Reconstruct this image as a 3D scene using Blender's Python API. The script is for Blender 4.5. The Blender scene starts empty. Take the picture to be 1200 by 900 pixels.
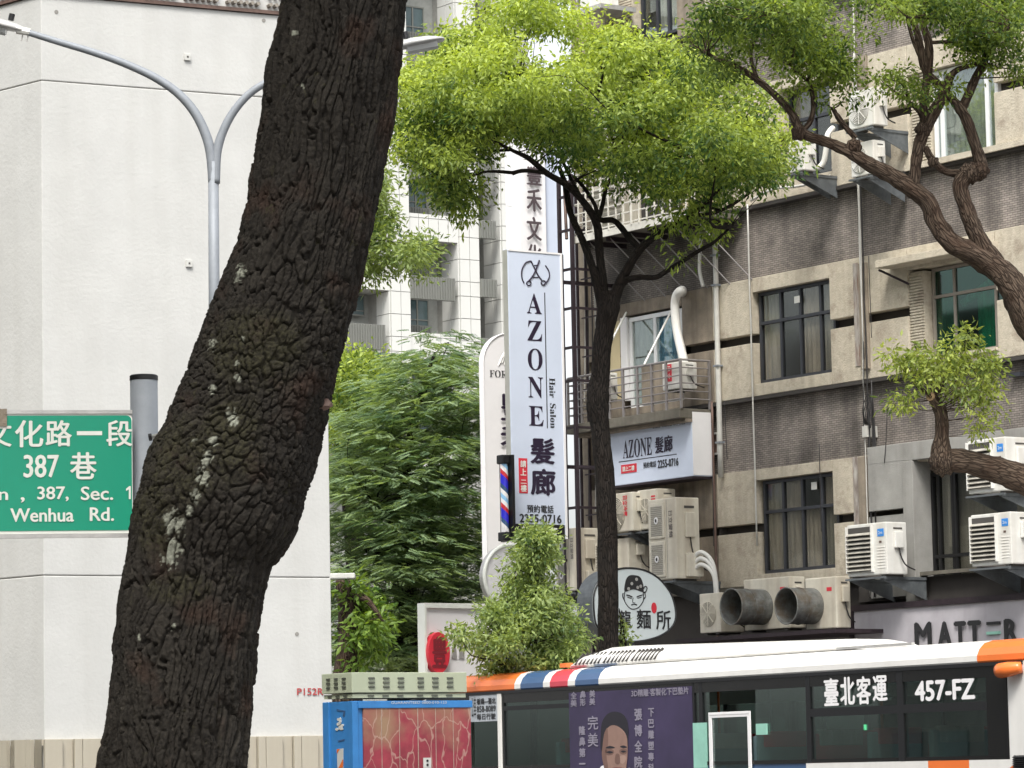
import bpy, bmesh, math, random
import numpy as np
from mathutils import Vector, Matrix, Euler
R = math.radians
random.seed(7); rng = np.random.default_rng(7)
S = bpy.context.scene
COL = S.collection

# ---------------------------------------------------------------- camera
CAM = Vector((0, 0, 1.78)); FPX = 4160.0; PITCH = 6.2; ROLL = -1.1
cam = bpy.data.cameras.new('camera'); cam.sensor_width = 36; cam.lens = FPX / 1200 * 36
cam.clip_end = 2000; cam.clip_start = .1
cob = bpy.data.objects.new('camera', cam); COL.objects.link(cob); S.camera = cob
MR = Euler((R(90 + PITCH), 0, 0)).to_matrix() @ Euler((0, 0, R(ROLL))).to_matrix()
cob.matrix_world = Matrix.Translation(CAM) @ MR.to_4x4()

# ---------------------------------------------------------------- light
w = bpy.data.worlds.new('World'); S.world = w; w.use_nodes = True
nt = w.node_tree; bg = nt.nodes['Background']
sky = nt.nodes.new('ShaderNodeTexSky'); sky.sky_type = 'NISHITA'; sky.sun_disc = False
SUN_EL, SUN_AZ = 56, 189          # sun stands behind the camera, to the left
sky.sun_elevation = R(SUN_EL); sky.sun_rotation = R(SUN_AZ); sky.dust_density = 4; sky.air_density = 1
hs = nt.nodes.new('ShaderNodeHueSaturation'); hs.inputs['Saturation'].default_value = .22
nt.links.new(sky.outputs[0], hs.inputs['Color']); nt.links.new(hs.outputs[0], bg.inputs[0])
bg.inputs[1].default_value = .15
sl = bpy.data.lights.new('sun', 'SUN'); sl.energy = 1.8; sl.angle = R(18); sl.color = (1, .96, .89)
so = bpy.data.objects.new('sun', sl); COL.objects.link(so)
sd = Vector((math.sin(R(SUN_AZ)) * math.cos(R(SUN_EL)), math.cos(R(SUN_AZ)) * math.cos(R(SUN_EL)), math.sin(R(SUN_EL))))
so.rotation_euler = sd.to_track_quat('Z', 'Y').to_euler(); so.location = (0, -10, 40)
S.view_settings.view_transform = 'Standard'; S.view_settings.look = 'None'
S.view_settings.exposure = 1.08; S.view_settings.gamma = 1

# ---------------------------------------------------------------- geometry of the view
def ray(px, py):
    return MR @ Vector(((px - 600) / FPX, -(py - 450) / FPX, -1))
def P(px, py, Y):                     # the point at world depth Y
    d = ray(px, py); return CAM + d * (Y / d.y)
def proj(p):
    q = MR.transposed() @ (Vector(p) - CAM)
    return 600 + FPX * q.x / -q.z, 450 - FPX * q.y / -q.z

class Frame:
    """local x to the right along a face, y into it, z up"""
    def __init__(s, O, X):
        s.O = Vector((O[0], O[1], 0)); s.X = Vector((X[0], X[1], 0)).normalized(); s.Y = Vector((-s.X.y, s.X.x, 0))
        s.ang = math.atan2(s.X.y, s.X.x)
    def world(s, x, y, z): return s.O + s.X * x + s.Y * y + Vector((0, 0, z))
    def loc(s, p):
        q = Vector(p) - s.O; return q.dot(s.X), q.dot(s.Y), q.z
    def hit(s, px, py, w=0):
        d = ray(px, py); o = s.O - s.Y * w
        t = (o - CAM).dot(s.Y) / d.dot(s.Y); x, y, z = s.loc(CAM + d * t); return x, z
    def hity(s, px, py, x):
        d = ray(px, py); o = s.O + s.X * x
        t = (o - CAM).dot(s.X) / d.dot(s.X); a, y, z = s.loc(CAM + d * t); return y, z
    def rect(s, xl, xr, yt, yb, w=0):
        my, mx = (yt + yb) / 2, (xl + xr) / 2
        return s.hit(xl, my, w)[0], s.hit(xr, my, w)[0], s.hit(mx, yb, w)[1], s.hit(mx, yt, w)[1]
U = Vector((.572, -.82, 0)).normalized(); V = Vector((.82, .572, 0)).normalized()
def at_frame(px, Y, X): p = P(px, 895, Y); return Frame((p.x, p.y), X)
WORLD = Frame((0, 0), (1, 0))
FAC = at_frame(845, 58, U)            # street side of the old building
# ---------------------------------------------------------------- materials
MATS = {}
def mat(name, c, rough=.7, metal=0., var=.12, vs=3., bump=0., bs=60., streak=0., c2=None, spec=.5, dirt=None, coord='Object', st=(1, 1, 1), dscale=1.5, dthr=.55):
    m = bpy.data.materials.new(name); m.use_nodes = True; n = m.node_tree; b = n.nodes['Principled BSDF']
    N = n.nodes.new; L = n.links.new
    b.inputs['Roughness'].default_value = rough; b.inputs['Metallic'].default_value = metal
    b.inputs['Specular IOR Level'].default_value = spec
    tc = N('ShaderNodeTexCoord'); mp = N('ShaderNodeMapping'); mp.inputs['Scale'].default_value = st
    if coord == 'bco':
        at = N('ShaderNodeAttribute'); at.attribute_name = 'bco'; L(at.outputs['Vector'], mp.inputs[0])
    else: L(tc.outputs[coord], mp.inputs[0])
    no = N('ShaderNodeTexNoise'); no.inputs['Scale'].default_value = vs; no.inputs['Detail'].default_value = 6; no.inputs['Roughness'].default_value = .65
    L(mp.outputs[0], no.inputs[0])
    mr = N('ShaderNodeMapRange'); mr.inputs[1].default_value = .3; mr.inputs[2].default_value = .7; L(no.outputs[0], mr.inputs[0])
    mx = N('ShaderNodeMix'); mx.data_type = 'RGBA'; L(mr.outputs[0], mx.inputs[0])
    c2 = c2 or tuple(x * (1 - 2 * var) for x in c)
    mx.inputs[6].default_value = (*c2, 1); mx.inputs[7].default_value = (*c, 1); out = mx.outputs[2]
    if streak:
        m2 = N('ShaderNodeMapping'); m2.inputs['Scale'].default_value = (1, 1, .06); L(tc.outputs[coord if coord != 'bco' else 'Object'], m2.inputs[0])
        n2 = N('ShaderNodeTexNoise'); n2.inputs['Scale'].default_value = 4.5; n2.inputs['Detail'].default_value = 5; L(m2.outputs[0], n2.inputs[0])
        r2 = N('ShaderNodeMapRange'); r2.inputs[1].default_value = .45; r2.inputs[2].default_value = .75; r2.inputs[4].default_value = streak; L(n2.outputs[0], r2.inputs[0])
        x2 = N('ShaderNodeMix'); x2.data_type = 'RGBA'; L(r2.outputs[0], x2.inputs[0]); L(out, x2.inputs[6])
        d = dirt or tuple(x * .3 for x in c); x2.inputs[7].default_value = (*d, 1); out = x2.outputs[2]
    if dirt and not streak or dirt and dthr < .55:
        n3 = N('ShaderNodeTexNoise'); n3.inputs['Scale'].default_value = dscale; n3.inputs['Detail'].default_value = 8; n3.inputs['Roughness'].default_value = .7; L(mp.outputs[0], n3.inputs[0])
        r3 = N('ShaderNodeMapRange'); r3.inputs[1].default_value = dthr; r3.inputs[2].default_value = dthr + .15; r3.inputs[4].default_value = .8; L(n3.outputs[0], r3.inputs[0])
        x3 = N('ShaderNodeMix'); x3.data_type = 'RGBA'; L(r3.outputs[0], x3.inputs[0]); L(out, x3.inputs[6]); x3.inputs[7].default_value = (*dirt, 1); out = x3.outputs[2]
    L(out, b.inputs['Base Color'])
    if bump:
        nb = N('ShaderNodeTexNoise'); nb.inputs['Scale'].default_value = bs; nb.inputs['Detail'].default_value = 5; L(mp.outputs[0], nb.inputs[0])
        bp = N('ShaderNodeBump'); bp.inputs['Strength'].default_value = bump; bp.inputs['Distance'].default_value = .02; L(nb.outputs[0], bp.inputs['Height']); L(bp.outputs[0], b.inputs['Normal'])
    MATS[name] = m; return m
def M(name): return MATS[name]
mat('pier_concrete', (.52, .522, .505), .85, var=.05, vs=2.6, bump=.14, bs=30, streak=.30, dirt=(.39, .385, .36), dthr=.56, dscale=1.7)
mat('joint_dark', (.27, .26, .24), .9)
mat('hoarding', (.42, .385, .31), .6, var=.08, vs=1.2, streak=.3, dirt=(.25, .2, .15))
mat('galv', (.24, .26, .285), .6, .15, var=.08, vs=14)
mat('lamp_grey', (.48, .48, .47), .4, .2, var=.05)
mat('black', (.006, .006, .007), .5, var=.1)
mat('black_gloss', (.006, .006, .006), .25, var=.1)
mat('sign_green', (.0, .27, .16), .38, var=.03, vs=4)
mat('sign_white', (.72, .74, .68), .45, var=.04)
mat('sign_back', (.5, .5, .48), .5, var=.08)
mat('alu_rim', (.55, .54, .52), .4, .5, var=.15, vs=9)
mat('asphalt', (.05, .05, .052), .9, bump=.4, bs=120)
mat('paving', (.30, .28, .26), .85, bump=.3, bs=60)
mat('kerb', (.36, .35, .33), .85, bump=.2)
mat('road_paint', (.75, .75, .72), .7, var=.1)
mat('beige_panel', (.54, .485, .385), .88, var=.14, vs=9, bump=.5, bs=35, streak=.42, dirt=(.25, .205, .155), dthr=.53, dscale=2.2)
mat('beige_grey', (.30, .295, .275), .85, var=.12, vs=3, streak=.5, dirt=(.14, .13, .12), bump=.3)
mat('dark_wall', (.045, .04, .036), .9)
mat('stain_strip', (.10, .06, .045), .85, var=.3, vs=7, c2=(.46, .44, .40), st=(1.6, 1, .35), dirt=(.20, .10, .06), dthr=.5, dscale=4)
mat('old_wall', (.31, .26, .20), .9, var=.25, vs=2.5, streak=.7, dirt=(.07, .055, .045), bump=.4)
mat('alu_dark', (.055, .058, .068), .4, .4)
mat('white_frame', (.72, .73, .73), .4, var=.05)
mat('brown_frame', (.27, .24, .205), .5, var=.08)
mat('pvc', (.55, .54, .50), .5, var=.1, vs=5, streak=.3)
mat('pvc_white', (.72, .71, .67), .45, var=.06)
mat('cable', (.02, .018, .018), .6)
mat('ac_white', (.67, .665, .63), .4, var=.08, vs=4, streak=.5, dirt=(.40, .35, .27))
mat('ac_cream', (.66, .62, .52), .5, var=.1, vs=4, streak=.55, dirt=(.33, .27, .2))
mat('ac_grille', (.30, .285, .245), .6, var=.1)
mat('ac_dark', (.07, .065, .06), .7)
mat('duct_metal', (.24, .25, .24), .5, .4, var=.3, vs=9, streak=.4, dirt=(.12, .09, .06), dthr=.5, dscale=3)
mat('bracket', (.15, .165, .175), .5, .3, var=.2, vs=8)
mat('red_print', (.62, .03, .05), .5, var=.05)
mat('blue_print', (.03, .22, .62), .5, var=.05)
mat('ink', (.020, .011, .030), .45, var=.05)
mat('ink_black', (.02, .02, .022), .5)
mat('sign_face', (.56, .62, .74), .35, var=.04, vs=1.3, dirt=(.45, .51, .64), dthr=.6, dscale=1.1)
mat('sign_face2', (.44, .46, .52), .35, var=.08, vs=1.3)
mat('sign_side', (.42, .42, .38), .4, .2, var=.1)
mat('plain_white', (.76, .75, .75), .4, var=.03)
mat('steel_purple', (.030, .018, .024), .6, .1, var=.3, vs=8)
mat('rust_pipe', (.16, .10, .08), .7, var=.3)
mat('slab', (.17, .155, .125), .9, var=.25, vs=3, streak=.6, dirt=(.06, .055, .04), bump=.3)
mat('cream_wall', (.58, .49, .30), .8, var=.06)
mat('shop_sign', (.44, .42, .45), .75, var=.1, vs=2, streak=.3, dirt=(.24, .22, .24))
mat('bus_white', (.70, .69, .66), .25, var=.05, vs=2, streak=.25, dirt=(.45, .44, .41))
mat('bus_orange', (.74, .17, .035), .25, var=.04)
mat('bus_blue', (.045, .095, .20), .25, var=.05)
mat('bus_red', (.50, .045, .07), .25, var=.05)
mat('rubber', (.02, .02, .02), .8)
mat('bus_inside', (.34, .37, .34), .8)
mat('seat_cloth', (.14, .20, .22), .9); mat('seat_red', (.45, .04, .05), .9)
mat('purple_ad', (.045, .032, .085), .5, var=.25, vs=.8)
mat('ad_text', (.26, .24, .30), .5); mat('skin', (.27, .165, .13), .6, var=.1, vs=6); mat('hair', (.015, .013, .02), .7); mat('mint', (.28, .55, .45), .5)
mat('grey_board', (.40, .43, .46), .5, var=.05)
mat('cab_blue', (.035, .20, .50), .42, var=.12, vs=5, dirt=(.02, .10, .27), dthr=.62, dscale=6)
mat('cab_green', (.40, .44, .32), .5, var=.06, vs=3, streak=.2, dirt=(.3, .27, .17))
mat('bb_tile', (.53, .535, .51), .5, var=.03, vs=.2)
mat('bb_grout', (.30, .30, .28), .8); mat('bb_grey', (.15, .155, .14), .6, var=.05, vs=.3); mat('bb_dark', (.05, .075, .085), .25)
mat('bb_wall', (.30, .31, .29), .7)
mat('pale_block', (.62, .63, .63), .6, var=.06, vs=.5)
mat('curtain_w', (.50, .465, .41), .9, var=.25, vs=2.2, st=(3, 3, .5)); mat('curtain_teal', (.22, .72, .62), .9, var=.3, vs=5, st=(3, 3, .3))
mat('curtain_g', (.36, .36, .33), .9, var=.2, vs=3, st=(3, 3, .4)); mat('paper', (.55, .55, .52), .8); mat('sky_film', (.20, .42, .60), .3, var=.25, vs=1.4)
mat('rail', (.28, .26, .255), .5, .4, var=.1); mat('cage', (.62, .60, .54), .5, var=.15, vs=6)
def barkmat(name, lo, hi, red, sc=16.):
    m = bpy.data.materials.new(name); m.use_nodes = True; n = m.node_tree; b = n.nodes['Principled BSDF']; N = n.nodes.new; L = n.links.new
    b.inputs['Roughness'].default_value = .95; b.inputs['Specular IOR Level'].default_value = .2
    at = N('ShaderNodeAttribute'); at.attribute_name = 'bco'; mp = N('ShaderNodeMapping'); mp.inputs['Scale'].default_value = (1, 1, .16); L(at.outputs['Vector'], mp.inputs[0])
    wn = N('ShaderNodeTexNoise'); wn.inputs['Scale'].default_value = 9; L(mp.outputs[0], wn.inputs[0]); mv = N('ShaderNodeMix'); mv.data_type = 'VECTOR'; mv.inputs[0].default_value = .06; L(mp.outputs[0], mv.inputs[4]); L(wn.outputs[1], mv.inputs[5])
    vo = N('ShaderNodeTexVoronoi'); vo.feature = 'DISTANCE_TO_EDGE'; vo.inputs['Scale'].default_value = sc; L(mv.outputs[1], vo.inputs[0])
    r = N('ShaderNodeMapRange'); r.inputs[1].default_value = 0; r.inputs[2].default_value = .16; L(vo.outputs[0], r.inputs[0])
    no = N('ShaderNodeTexNoise'); no.inputs['Scale'].default_value = 30; no.inputs['Detail'].default_value = 7; L(mp.outputs[0], no.inputs[0])
    x = N('ShaderNodeMix'); x.data_type = 'RGBA'; L(r.outputs[0], x.inputs[0]); x.inputs[6].default_value = (*lo, 1); x.inputs[7].default_value = (*hi, 1)
    n2 = N('ShaderNodeTexNoise'); n2.inputs['Scale'].default_value = 3.5; n2.inputs['Detail'].default_value = 5; L(at.outputs['Vector'], n2.inputs[0]); r2 = N('ShaderNodeMapRange'); r2.inputs[1].default_value = .45; r2.inputs[2].default_value = .65; r2.inputs[4].default_value = .7; L(n2.outputs[0], r2.inputs[0])
    y = N('ShaderNodeMix'); y.data_type = 'RGBA'; L(r2.outputs[0], y.inputs[0]); L(x.outputs[2], y.inputs[6]); y.inputs[7].default_value = (*red, 1); L(y.outputs[2], b.inputs['Base Color'])
    ad = N('ShaderNodeMath'); ad.operation = 'MULTIPLY_ADD'; L(no.outputs[0], ad.inputs[0]); ad.inputs[1].default_value = .6; L(r.outputs[0], ad.inputs[2])
    bp = N('ShaderNodeBump'); bp.inputs['Strength'].default_value = 1; bp.inputs['Distance'].default_value = .018; L(ad.outputs[0], bp.inputs['Height']); L(bp.outputs[0], b.inputs['Normal']); MATS[name] = m
barkmat('bark', (.03, .02, .014), (.085, .062, .045), (.045, .027, .018), 34.); barkmat('bark_dark', (.006, .005, .0045), (.020, .016, .0135), (.012, .008, .006), 40.)
mat('cut_wood', (.40, .27, .15), .8, var=.15, vs=10); mat('glass_lamp', (.6, .62, .62), .15)
mat('opp_wall', (.16, .15, .14), .8, var=.2, vs=.3)

def brickband():
    m = bpy.data.materials.new('brick_band'); m.use_nodes = True; n = m.node_tree; b = n.nodes['Principled BSDF']; N = n.nodes.new; L = n.links.new
    b.inputs['Roughness'].default_value = .88
    tc = N('ShaderNodeTexCoord'); sx = N('ShaderNodeSeparateXYZ'); L(tc.outputs['Object'], sx.inputs[0]); cx = N('ShaderNodeCombineXYZ'); L(sx.outputs[0], cx.inputs[0]); L(sx.outputs[2], cx.inputs[1])
    br = N('ShaderNodeTexBrick'); br.inputs['Scale'].default_value = 1; br.inputs['Brick Width'].default_value = .11; br.inputs['Row Height'].default_value = .034
    br.inputs['Mortar Size'].default_value = .005; br.inputs['Mortar Smooth'].default_value = .3
    br.inputs['Color1'].default_value = (.245, .215, .19, 1); br.inputs['Color2'].default_value = (.17, .15, .135, 1); br.inputs['Mortar'].default_value = (.075, .065, .058, 1)
    L(cx.outputs[0], br.inputs[0])
    no = N('ShaderNodeTexNoise'); no.inputs['Scale'].default_value = 1.3; no.inputs['Detail'].default_value = 8; L(tc.outputs['Object'], no.inputs[0])
    mp = N('ShaderNodeMapping'); mp.inputs['Scale'].default_value = (1, 1, .08); L(tc.outputs['Object'], mp.inputs[0])
    n2 = N('ShaderNodeTexNoise'); n2.inputs['Scale'].default_value = 3; n2.inputs['Detail'].default_value = 6; L(mp.outputs[0], n2.inputs[0])
    ad = N('ShaderNodeMath'); ad.operation = 'ADD'; L(no.outputs[0], ad.inputs[0]); L(n2.outputs[0], ad.inputs[1])
    rr = N('ShaderNodeMapRange'); rr.inputs[1].default_value = .75; rr.inputs[2].default_value = 1.3; rr.inputs[3].default_value = .45; rr.inputs[4].default_value = 1.45; L(ad.outputs[0], rr.inputs[0])
    vm = N('ShaderNodeVectorMath'); vm.operation = 'SCALE'; L(br.outputs[0], vm.inputs[0]); L(rr.outputs[0], vm.inputs['Scale']); L(vm.outputs[0], b.inputs['Base Color'])
    bp = N('ShaderNodeBump'); bp.inputs['Strength'].default_value = .7; bp.inputs['Distance'].default_value = .02; bp.invert = True; L(br.outputs['Fac'], bp.inputs['Height']); L(bp.outputs[0], b.inputs['Normal'])
    MATS['brick_band'] = m
brickband()
def glass(name, tint, fac, rough=.03, top=.3):
    m = bpy.data.materials.new(name); m.use_nodes = True; n = m.node_tree; n.nodes.clear(); N = n.nodes.new; L = n.links.new
    o = N('ShaderNodeOutputMaterial'); t = N('ShaderNodeBsdfTransparent'); t.inputs[0].default_value = (*tint, 1)
    g = N('ShaderNodeBsdfGlossy'); g.inputs['Roughness'].default_value = rough; g.inputs[0].default_value = (.9, .95, .95, 1)
    lw = N('ShaderNodeLayerWeight'); lw.inputs[0].default_value = .35
    mr = N('ShaderNodeMapRange'); mr.inputs[3].default_value = fac; mr.inputs[4].default_value = 1; mr.inputs[4].default_value = top; L(lw.outputs['Fresnel'], mr.inputs[0])
    x = N('ShaderNodeMixShader'); L(mr.outputs[0], x.inputs[0]); L(t.outputs[0], x.inputs[1]); L(g.outputs[0], x.inputs[2]); L(x.outputs[0], o.inputs[0]); MATS[name] = m
glass('glass', (.85, .88, .87), .04); glass('glass_dirty', (.80, .79, .76), .03, .08, .16); glass('bus_glass', (.70, .80, .76), .15, .015, .42); glass('green_glass', (.34, .58, .49), .05, .03, .16)

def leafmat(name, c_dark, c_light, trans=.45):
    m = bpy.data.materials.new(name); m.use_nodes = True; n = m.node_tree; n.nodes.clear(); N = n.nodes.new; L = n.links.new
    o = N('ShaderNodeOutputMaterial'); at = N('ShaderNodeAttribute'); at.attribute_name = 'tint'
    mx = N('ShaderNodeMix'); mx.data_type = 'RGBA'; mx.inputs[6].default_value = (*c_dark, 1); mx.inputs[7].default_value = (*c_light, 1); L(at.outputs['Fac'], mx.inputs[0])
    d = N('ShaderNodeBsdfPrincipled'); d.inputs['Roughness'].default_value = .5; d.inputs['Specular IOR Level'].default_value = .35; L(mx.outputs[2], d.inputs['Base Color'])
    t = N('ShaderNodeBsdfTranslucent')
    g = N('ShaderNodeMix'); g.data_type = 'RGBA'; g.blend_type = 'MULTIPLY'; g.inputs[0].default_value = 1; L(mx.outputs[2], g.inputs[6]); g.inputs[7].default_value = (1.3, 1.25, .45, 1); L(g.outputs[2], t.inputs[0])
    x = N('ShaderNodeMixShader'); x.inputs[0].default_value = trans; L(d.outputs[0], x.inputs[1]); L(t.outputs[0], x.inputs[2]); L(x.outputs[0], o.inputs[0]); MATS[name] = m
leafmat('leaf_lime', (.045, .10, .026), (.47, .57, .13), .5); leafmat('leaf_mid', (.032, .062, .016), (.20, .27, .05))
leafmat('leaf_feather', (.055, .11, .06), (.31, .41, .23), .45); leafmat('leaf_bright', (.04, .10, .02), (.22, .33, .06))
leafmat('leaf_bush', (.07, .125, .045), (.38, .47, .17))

# ---------------------------------------------------------------- mesh builder
class MB:
    def __init__(s): s.v = []; s.f = []; s.b = []
    def add(s, vs, fs, bco=None):
        k = len(s.v); s.v += [tuple(a) for a in vs]; s.f += [tuple(i + k for i in f) for f in fs]
        s.b += bco if bco else [(a[0], a[1], a[2]) for a in vs]; return s
    def box(s, x0, x1, y0, y1, z0, z1):
        return s.add([(x0, y0, z0), (x1, y0, z0), (x1, y1, z0), (x0, y1, z0), (x0, y0, z1), (x1, y0, z1), (x1, y1, z1), (x0, y1, z1)],
                     [(0, 3, 2, 1), (4, 5, 6, 7), (0, 1, 5, 4), (1, 2, 6, 5), (2, 3, 7, 6), (3, 0, 4, 7)])
    def prism(s, pts, y0, y1):         # outline of (x,z) running counter-clockwise seen from -y, between y0 (front) and y1
        n = len(pts); vs = [(p[0], y0, p[1]) for p in pts] + [(p[0], y1, p[1]) for p in pts]
        fs = [tuple(range(n)), tuple(range(2 * n - 1, n - 1, -1))] + [(i, i + n, (i + 1) % n + n, (i + 1) % n) for i in range(n)]
        return s.add(vs, fs)
    def ext(s, pts, x0, x1):           # profile of (y,z) along x
        n = len(pts); vs = [(x0, p[0], p[1]) for p in pts] + [(x1, p[0], p[1]) for p in pts]
        return s.add(vs, [tuple(range(n)), tuple(range(2 * n - 1, n - 1, -1))] + [(i, i + n, (i + 1) % n + n, (i + 1) % n) for i in range(n)])
    def tube(s, pts, rad, seg=8, smooth=0, wob=0., cap=True):
        pts = [Vector(p) for p in pts]; rad = list(rad) if hasattr(rad, '__len__') else [rad] * len(pts)
        if smooth:
            Q, RR = [], []
            for i in range(len(pts) - 1):
                p0, p1, p2, p3 = pts[max(i - 1, 0)], pts[i], pts[i + 1], pts[min(i + 2, len(pts) - 1)]
                for j in range(smooth):
                    t = j / smooth
                    Q.append(.5 * ((2 * p1) + (p2 - p0) * t + (2 * p0 - 5 * p1 + 4 * p2 - p3) * t * t + (3 * p1 - p0 - 3 * p2 + p3) * t ** 3)); RR.append(rad[i] * (1 - t) + rad[i + 1] * t)
            Q.append(pts[-1]); RR.append(rad[-1]); pts, rad = Q, RR
        n = len(pts); vs = []; bc = []; L = 0; up = None; ph = random.random() * 9
        for i in range(n):
            d = (pts[min(i + 1, n - 1)] - pts[max(i - 1, 0)])
            d = d.normalized() if d.length > 1e-9 else Vector((0, 0, 1))
            if up is None: up = d.orthogonal().normalized()
            up = (up - d * up.dot(d)); up = up.normalized() if up.length > 1e-6 else d.orthogonal().normalized()
            sd_ = d.cross(up)
            if i: L += (pts[i] - pts[i - 1]).length
            for k in range(seg):
                a = 2 * math.pi * k / seg
                r = rad[i] * (1 + wob * (math.sin(3 * a + L * 7 + ph) * .5 + math.sin(5 * a - L * 13 + ph * 2) * .3 + math.sin(2 * a + L * 29) * .3 + random.uniform(-.3, .3)))
                vs.append(pts[i] + (up * math.cos(a) + sd_ * math.sin(a)) * r); bc.append((math.cos(a) * rad[i] + ph, math.sin(a) * rad[i], L))
        fs = [(i * seg + k, i * seg + (k + 1) % seg, (i + 1) * seg + (k + 1) % seg, (i + 1) * seg + k) for i in range(n - 1) for k in range(seg)]
        if cap: fs += [tuple(range(seg - 1, -1, -1)), tuple((n - 1) * seg + k for k in range(seg))]
        return s.add(vs, fs, bc)
    def mesh(s, name, m, off=(0, 0, 0), bevel=0, smooth=False):
        me = bpy.data.meshes.new(name); o = off
        me.from_pydata([(a[0] - o[0], a[1] - o[1], a[2] - o[2]) for a in s.v], [], s.f)
        at = me.attributes.new('bco', 'FLOAT_VECTOR', 'POINT'); at.data.foreach_set('vector', np.array(s.b, dtype=np.float32).ravel())
        if bevel:
            bm = bmesh.new(); bm.from_mesh(me)
            es = [e for e in bm.edges if len(e.link_faces) == 2 and e.calc_face_angle(0) > .5]
            bmesh.ops.bevel(bm, geom=es, offset=bevel, segments=2, profile=.6, affect='EDGES'); bm.to_mesh(me); bm.free()
        me.materials.append(M(m) if isinstance(m, str) else m)
        if smooth: me.polygons.foreach_set('use_smooth', [True] * len(me.polygons))
        return me
def B(*a): return MB().box(*a)
def link(name, data, parent=None, loc=None):
    o = bpy.data.objects.new(name, data); COL.objects.link(o)
    if parent: o.parent = parent
    if loc: o.location = loc
    return o
class Thing:
    def __init__(s, name, label, cat, fr=WORLD, at=(0, 0, 0), group=None):
        s.fr = fr; s.at = at; s.o = link(name, None); s.o.location = fr.world(*at); s.o.rotation_euler = (0, 0, fr.ang)
        s.o.empty_display_size = .2
        s.o['label'] = label; s.o['category'] = cat
        if group: s.o['group'] = group
    def part(s, name, mb, m, parent=None, label=None, kind=None, **k):
        o = link(name, mb.mesh(name, m, s.at, **k), parent or s.o)
        if label: o['label'] = label
        if kind: o['kind'] = kind
        return o
    def data(s, name, me, parent=None, kind=None):
        o = link(name, me, parent or s.o)
        if kind: o['kind'] = kind
        return o
    def text(s, st, x0, x1, z0, z1, y, m, parent=None, bold=0., rot=0, name='lettering', thick=.004):
        me = textmesh(st, x0 - s.at[0], x1 - s.at[0], z0 - s.at[2], z1 - s.at[2], y - s.at[1], m, bold, rot, thick); return link(name, me, parent or s.o)
def structure(name, mb, m, fr=WORLD, **k):
    o = link(name, mb.mesh(name, m, **k)); o['kind'] = 'structure'
    o.location = fr.O; o.rotation_euler = (0, 0, fr.ang); return o
_tc = {}
def textmesh(st, x0, x1, z0, z1, y, m, bold=0., rot=0, thick=.004):
    if st not in _tc:
        c = bpy.data.curves.new('t', 'FONT'); c.body = st; c.resolution_u = 3
        o = bpy.data.objects.new('t', c); COL.objects.link(o); dg = bpy.context.evaluated_depsgraph_get()
        me = bpy.data.meshes.new_from_object(o.evaluated_get(dg)); vs = np.array([v.co[:2] for v in me.vertices]); fs = [tuple(p.vertices) for p in me.polygons]
        _tc[st] = (vs, fs); bpy.data.objects.remove(o); bpy.data.curves.remove(c); bpy.data.meshes.remove(me)
    vs, fs = _tc[st]; q = vs.copy()
    if rot: q = np.stack([q[:, 1], -q[:, 0]], 1)
    lo, hi = q.min(0), q.max(0); sp = np.maximum(hi - lo, 1e-6)
    if (hi - lo)[1] < .25 * (hi - lo)[0] and not rot and len(st) == 1: sp = np.array([sp[0], max(sp[1], sp[0] * (z1 - z0) / (x1 - x0))])
    q = (q - (lo + hi) / 2) / sp * np.array([x1 - x0, z1 - z0]) + np.array([(x0 + x1) / 2, (z0 + z1) / 2])
    mb = MB(); offs = [(0, 0)] + ([(bold, 0), (-bold, 0), (0, bold * .6), (0, -bold * .6)] if bold else [])
    for i, (a, b) in enumerate(offs): mb.add([(p[0] + a, y - thick - i * .0006, p[1] + b) for p in q], fs)
    me = mb.mesh('lettering', m); return me
def PX(fr, pts, w): return [fr.hit(a, b, w) for a, b in pts]
def ccw(p):
    a = sum(p[i][0] * p[(i + 1) % len(p)][1] - p[(i + 1) % len(p)][0] * p[i][1] for i in range(len(p))); return p if a > 0 else p[::-1]
def disc(cx, cz, rx, rz, n=32): return [(cx + rx * math.cos(2 * math.pi * i / n), cz + rz * math.sin(2 * math.pi * i / n)) for i in range(n)]

mat('pole_blue', (.03, .03, .55), .3, var=.05); mat('pole_red', (.55, .03, .04), .3, var=.05); mat('pole_light', (.25, .50, .75), .3, var=.05)
mat('noodle_white', (.58, .64, .65), .5, var=.03, vs=1); mat('seal_dark', (.22, .02, .03), .5); mat('char_brown', (.075, .055, .06), .5); mat('skin_shade', (.17, .095, .075), .6)
mat('ac_slat', (.40, .38, .33), .6, var=.2, vs=6); mat('skin_light', (.36, .235, .19), .6); mat('lip', (.20, .07, .065), .6); mat('pier_bolt', (.30, .27, .23), .6, .2); mat('stencil_red', (.42, .06, .06), .7); mat('vent_dark', (.06, .065, .05), .6); mat('door_line', (.45, .36, .30), .6, var=.2, vs=30)
mat('bb_glass', (.06, .095, .10), .15, spec=.6, var=.15)
leafmat('leaf_mid2', (.032, .075, .02), (.31, .40, .08), .5); leafmat('leaf_shoot', (.06, .11, .025), (.36, .42, .10))
def emis(name, c, s):
    m = bpy.data.materials.new(name); m.use_nodes = True; b = m.node_tree.nodes['Principled BSDF']; b.inputs['Emission Color'].default_value = (*c, 1); b.inputs['Emission Strength'].default_value = s; MATS[name] = m
emis('green_light', (.1, 1, .4), .9)
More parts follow.
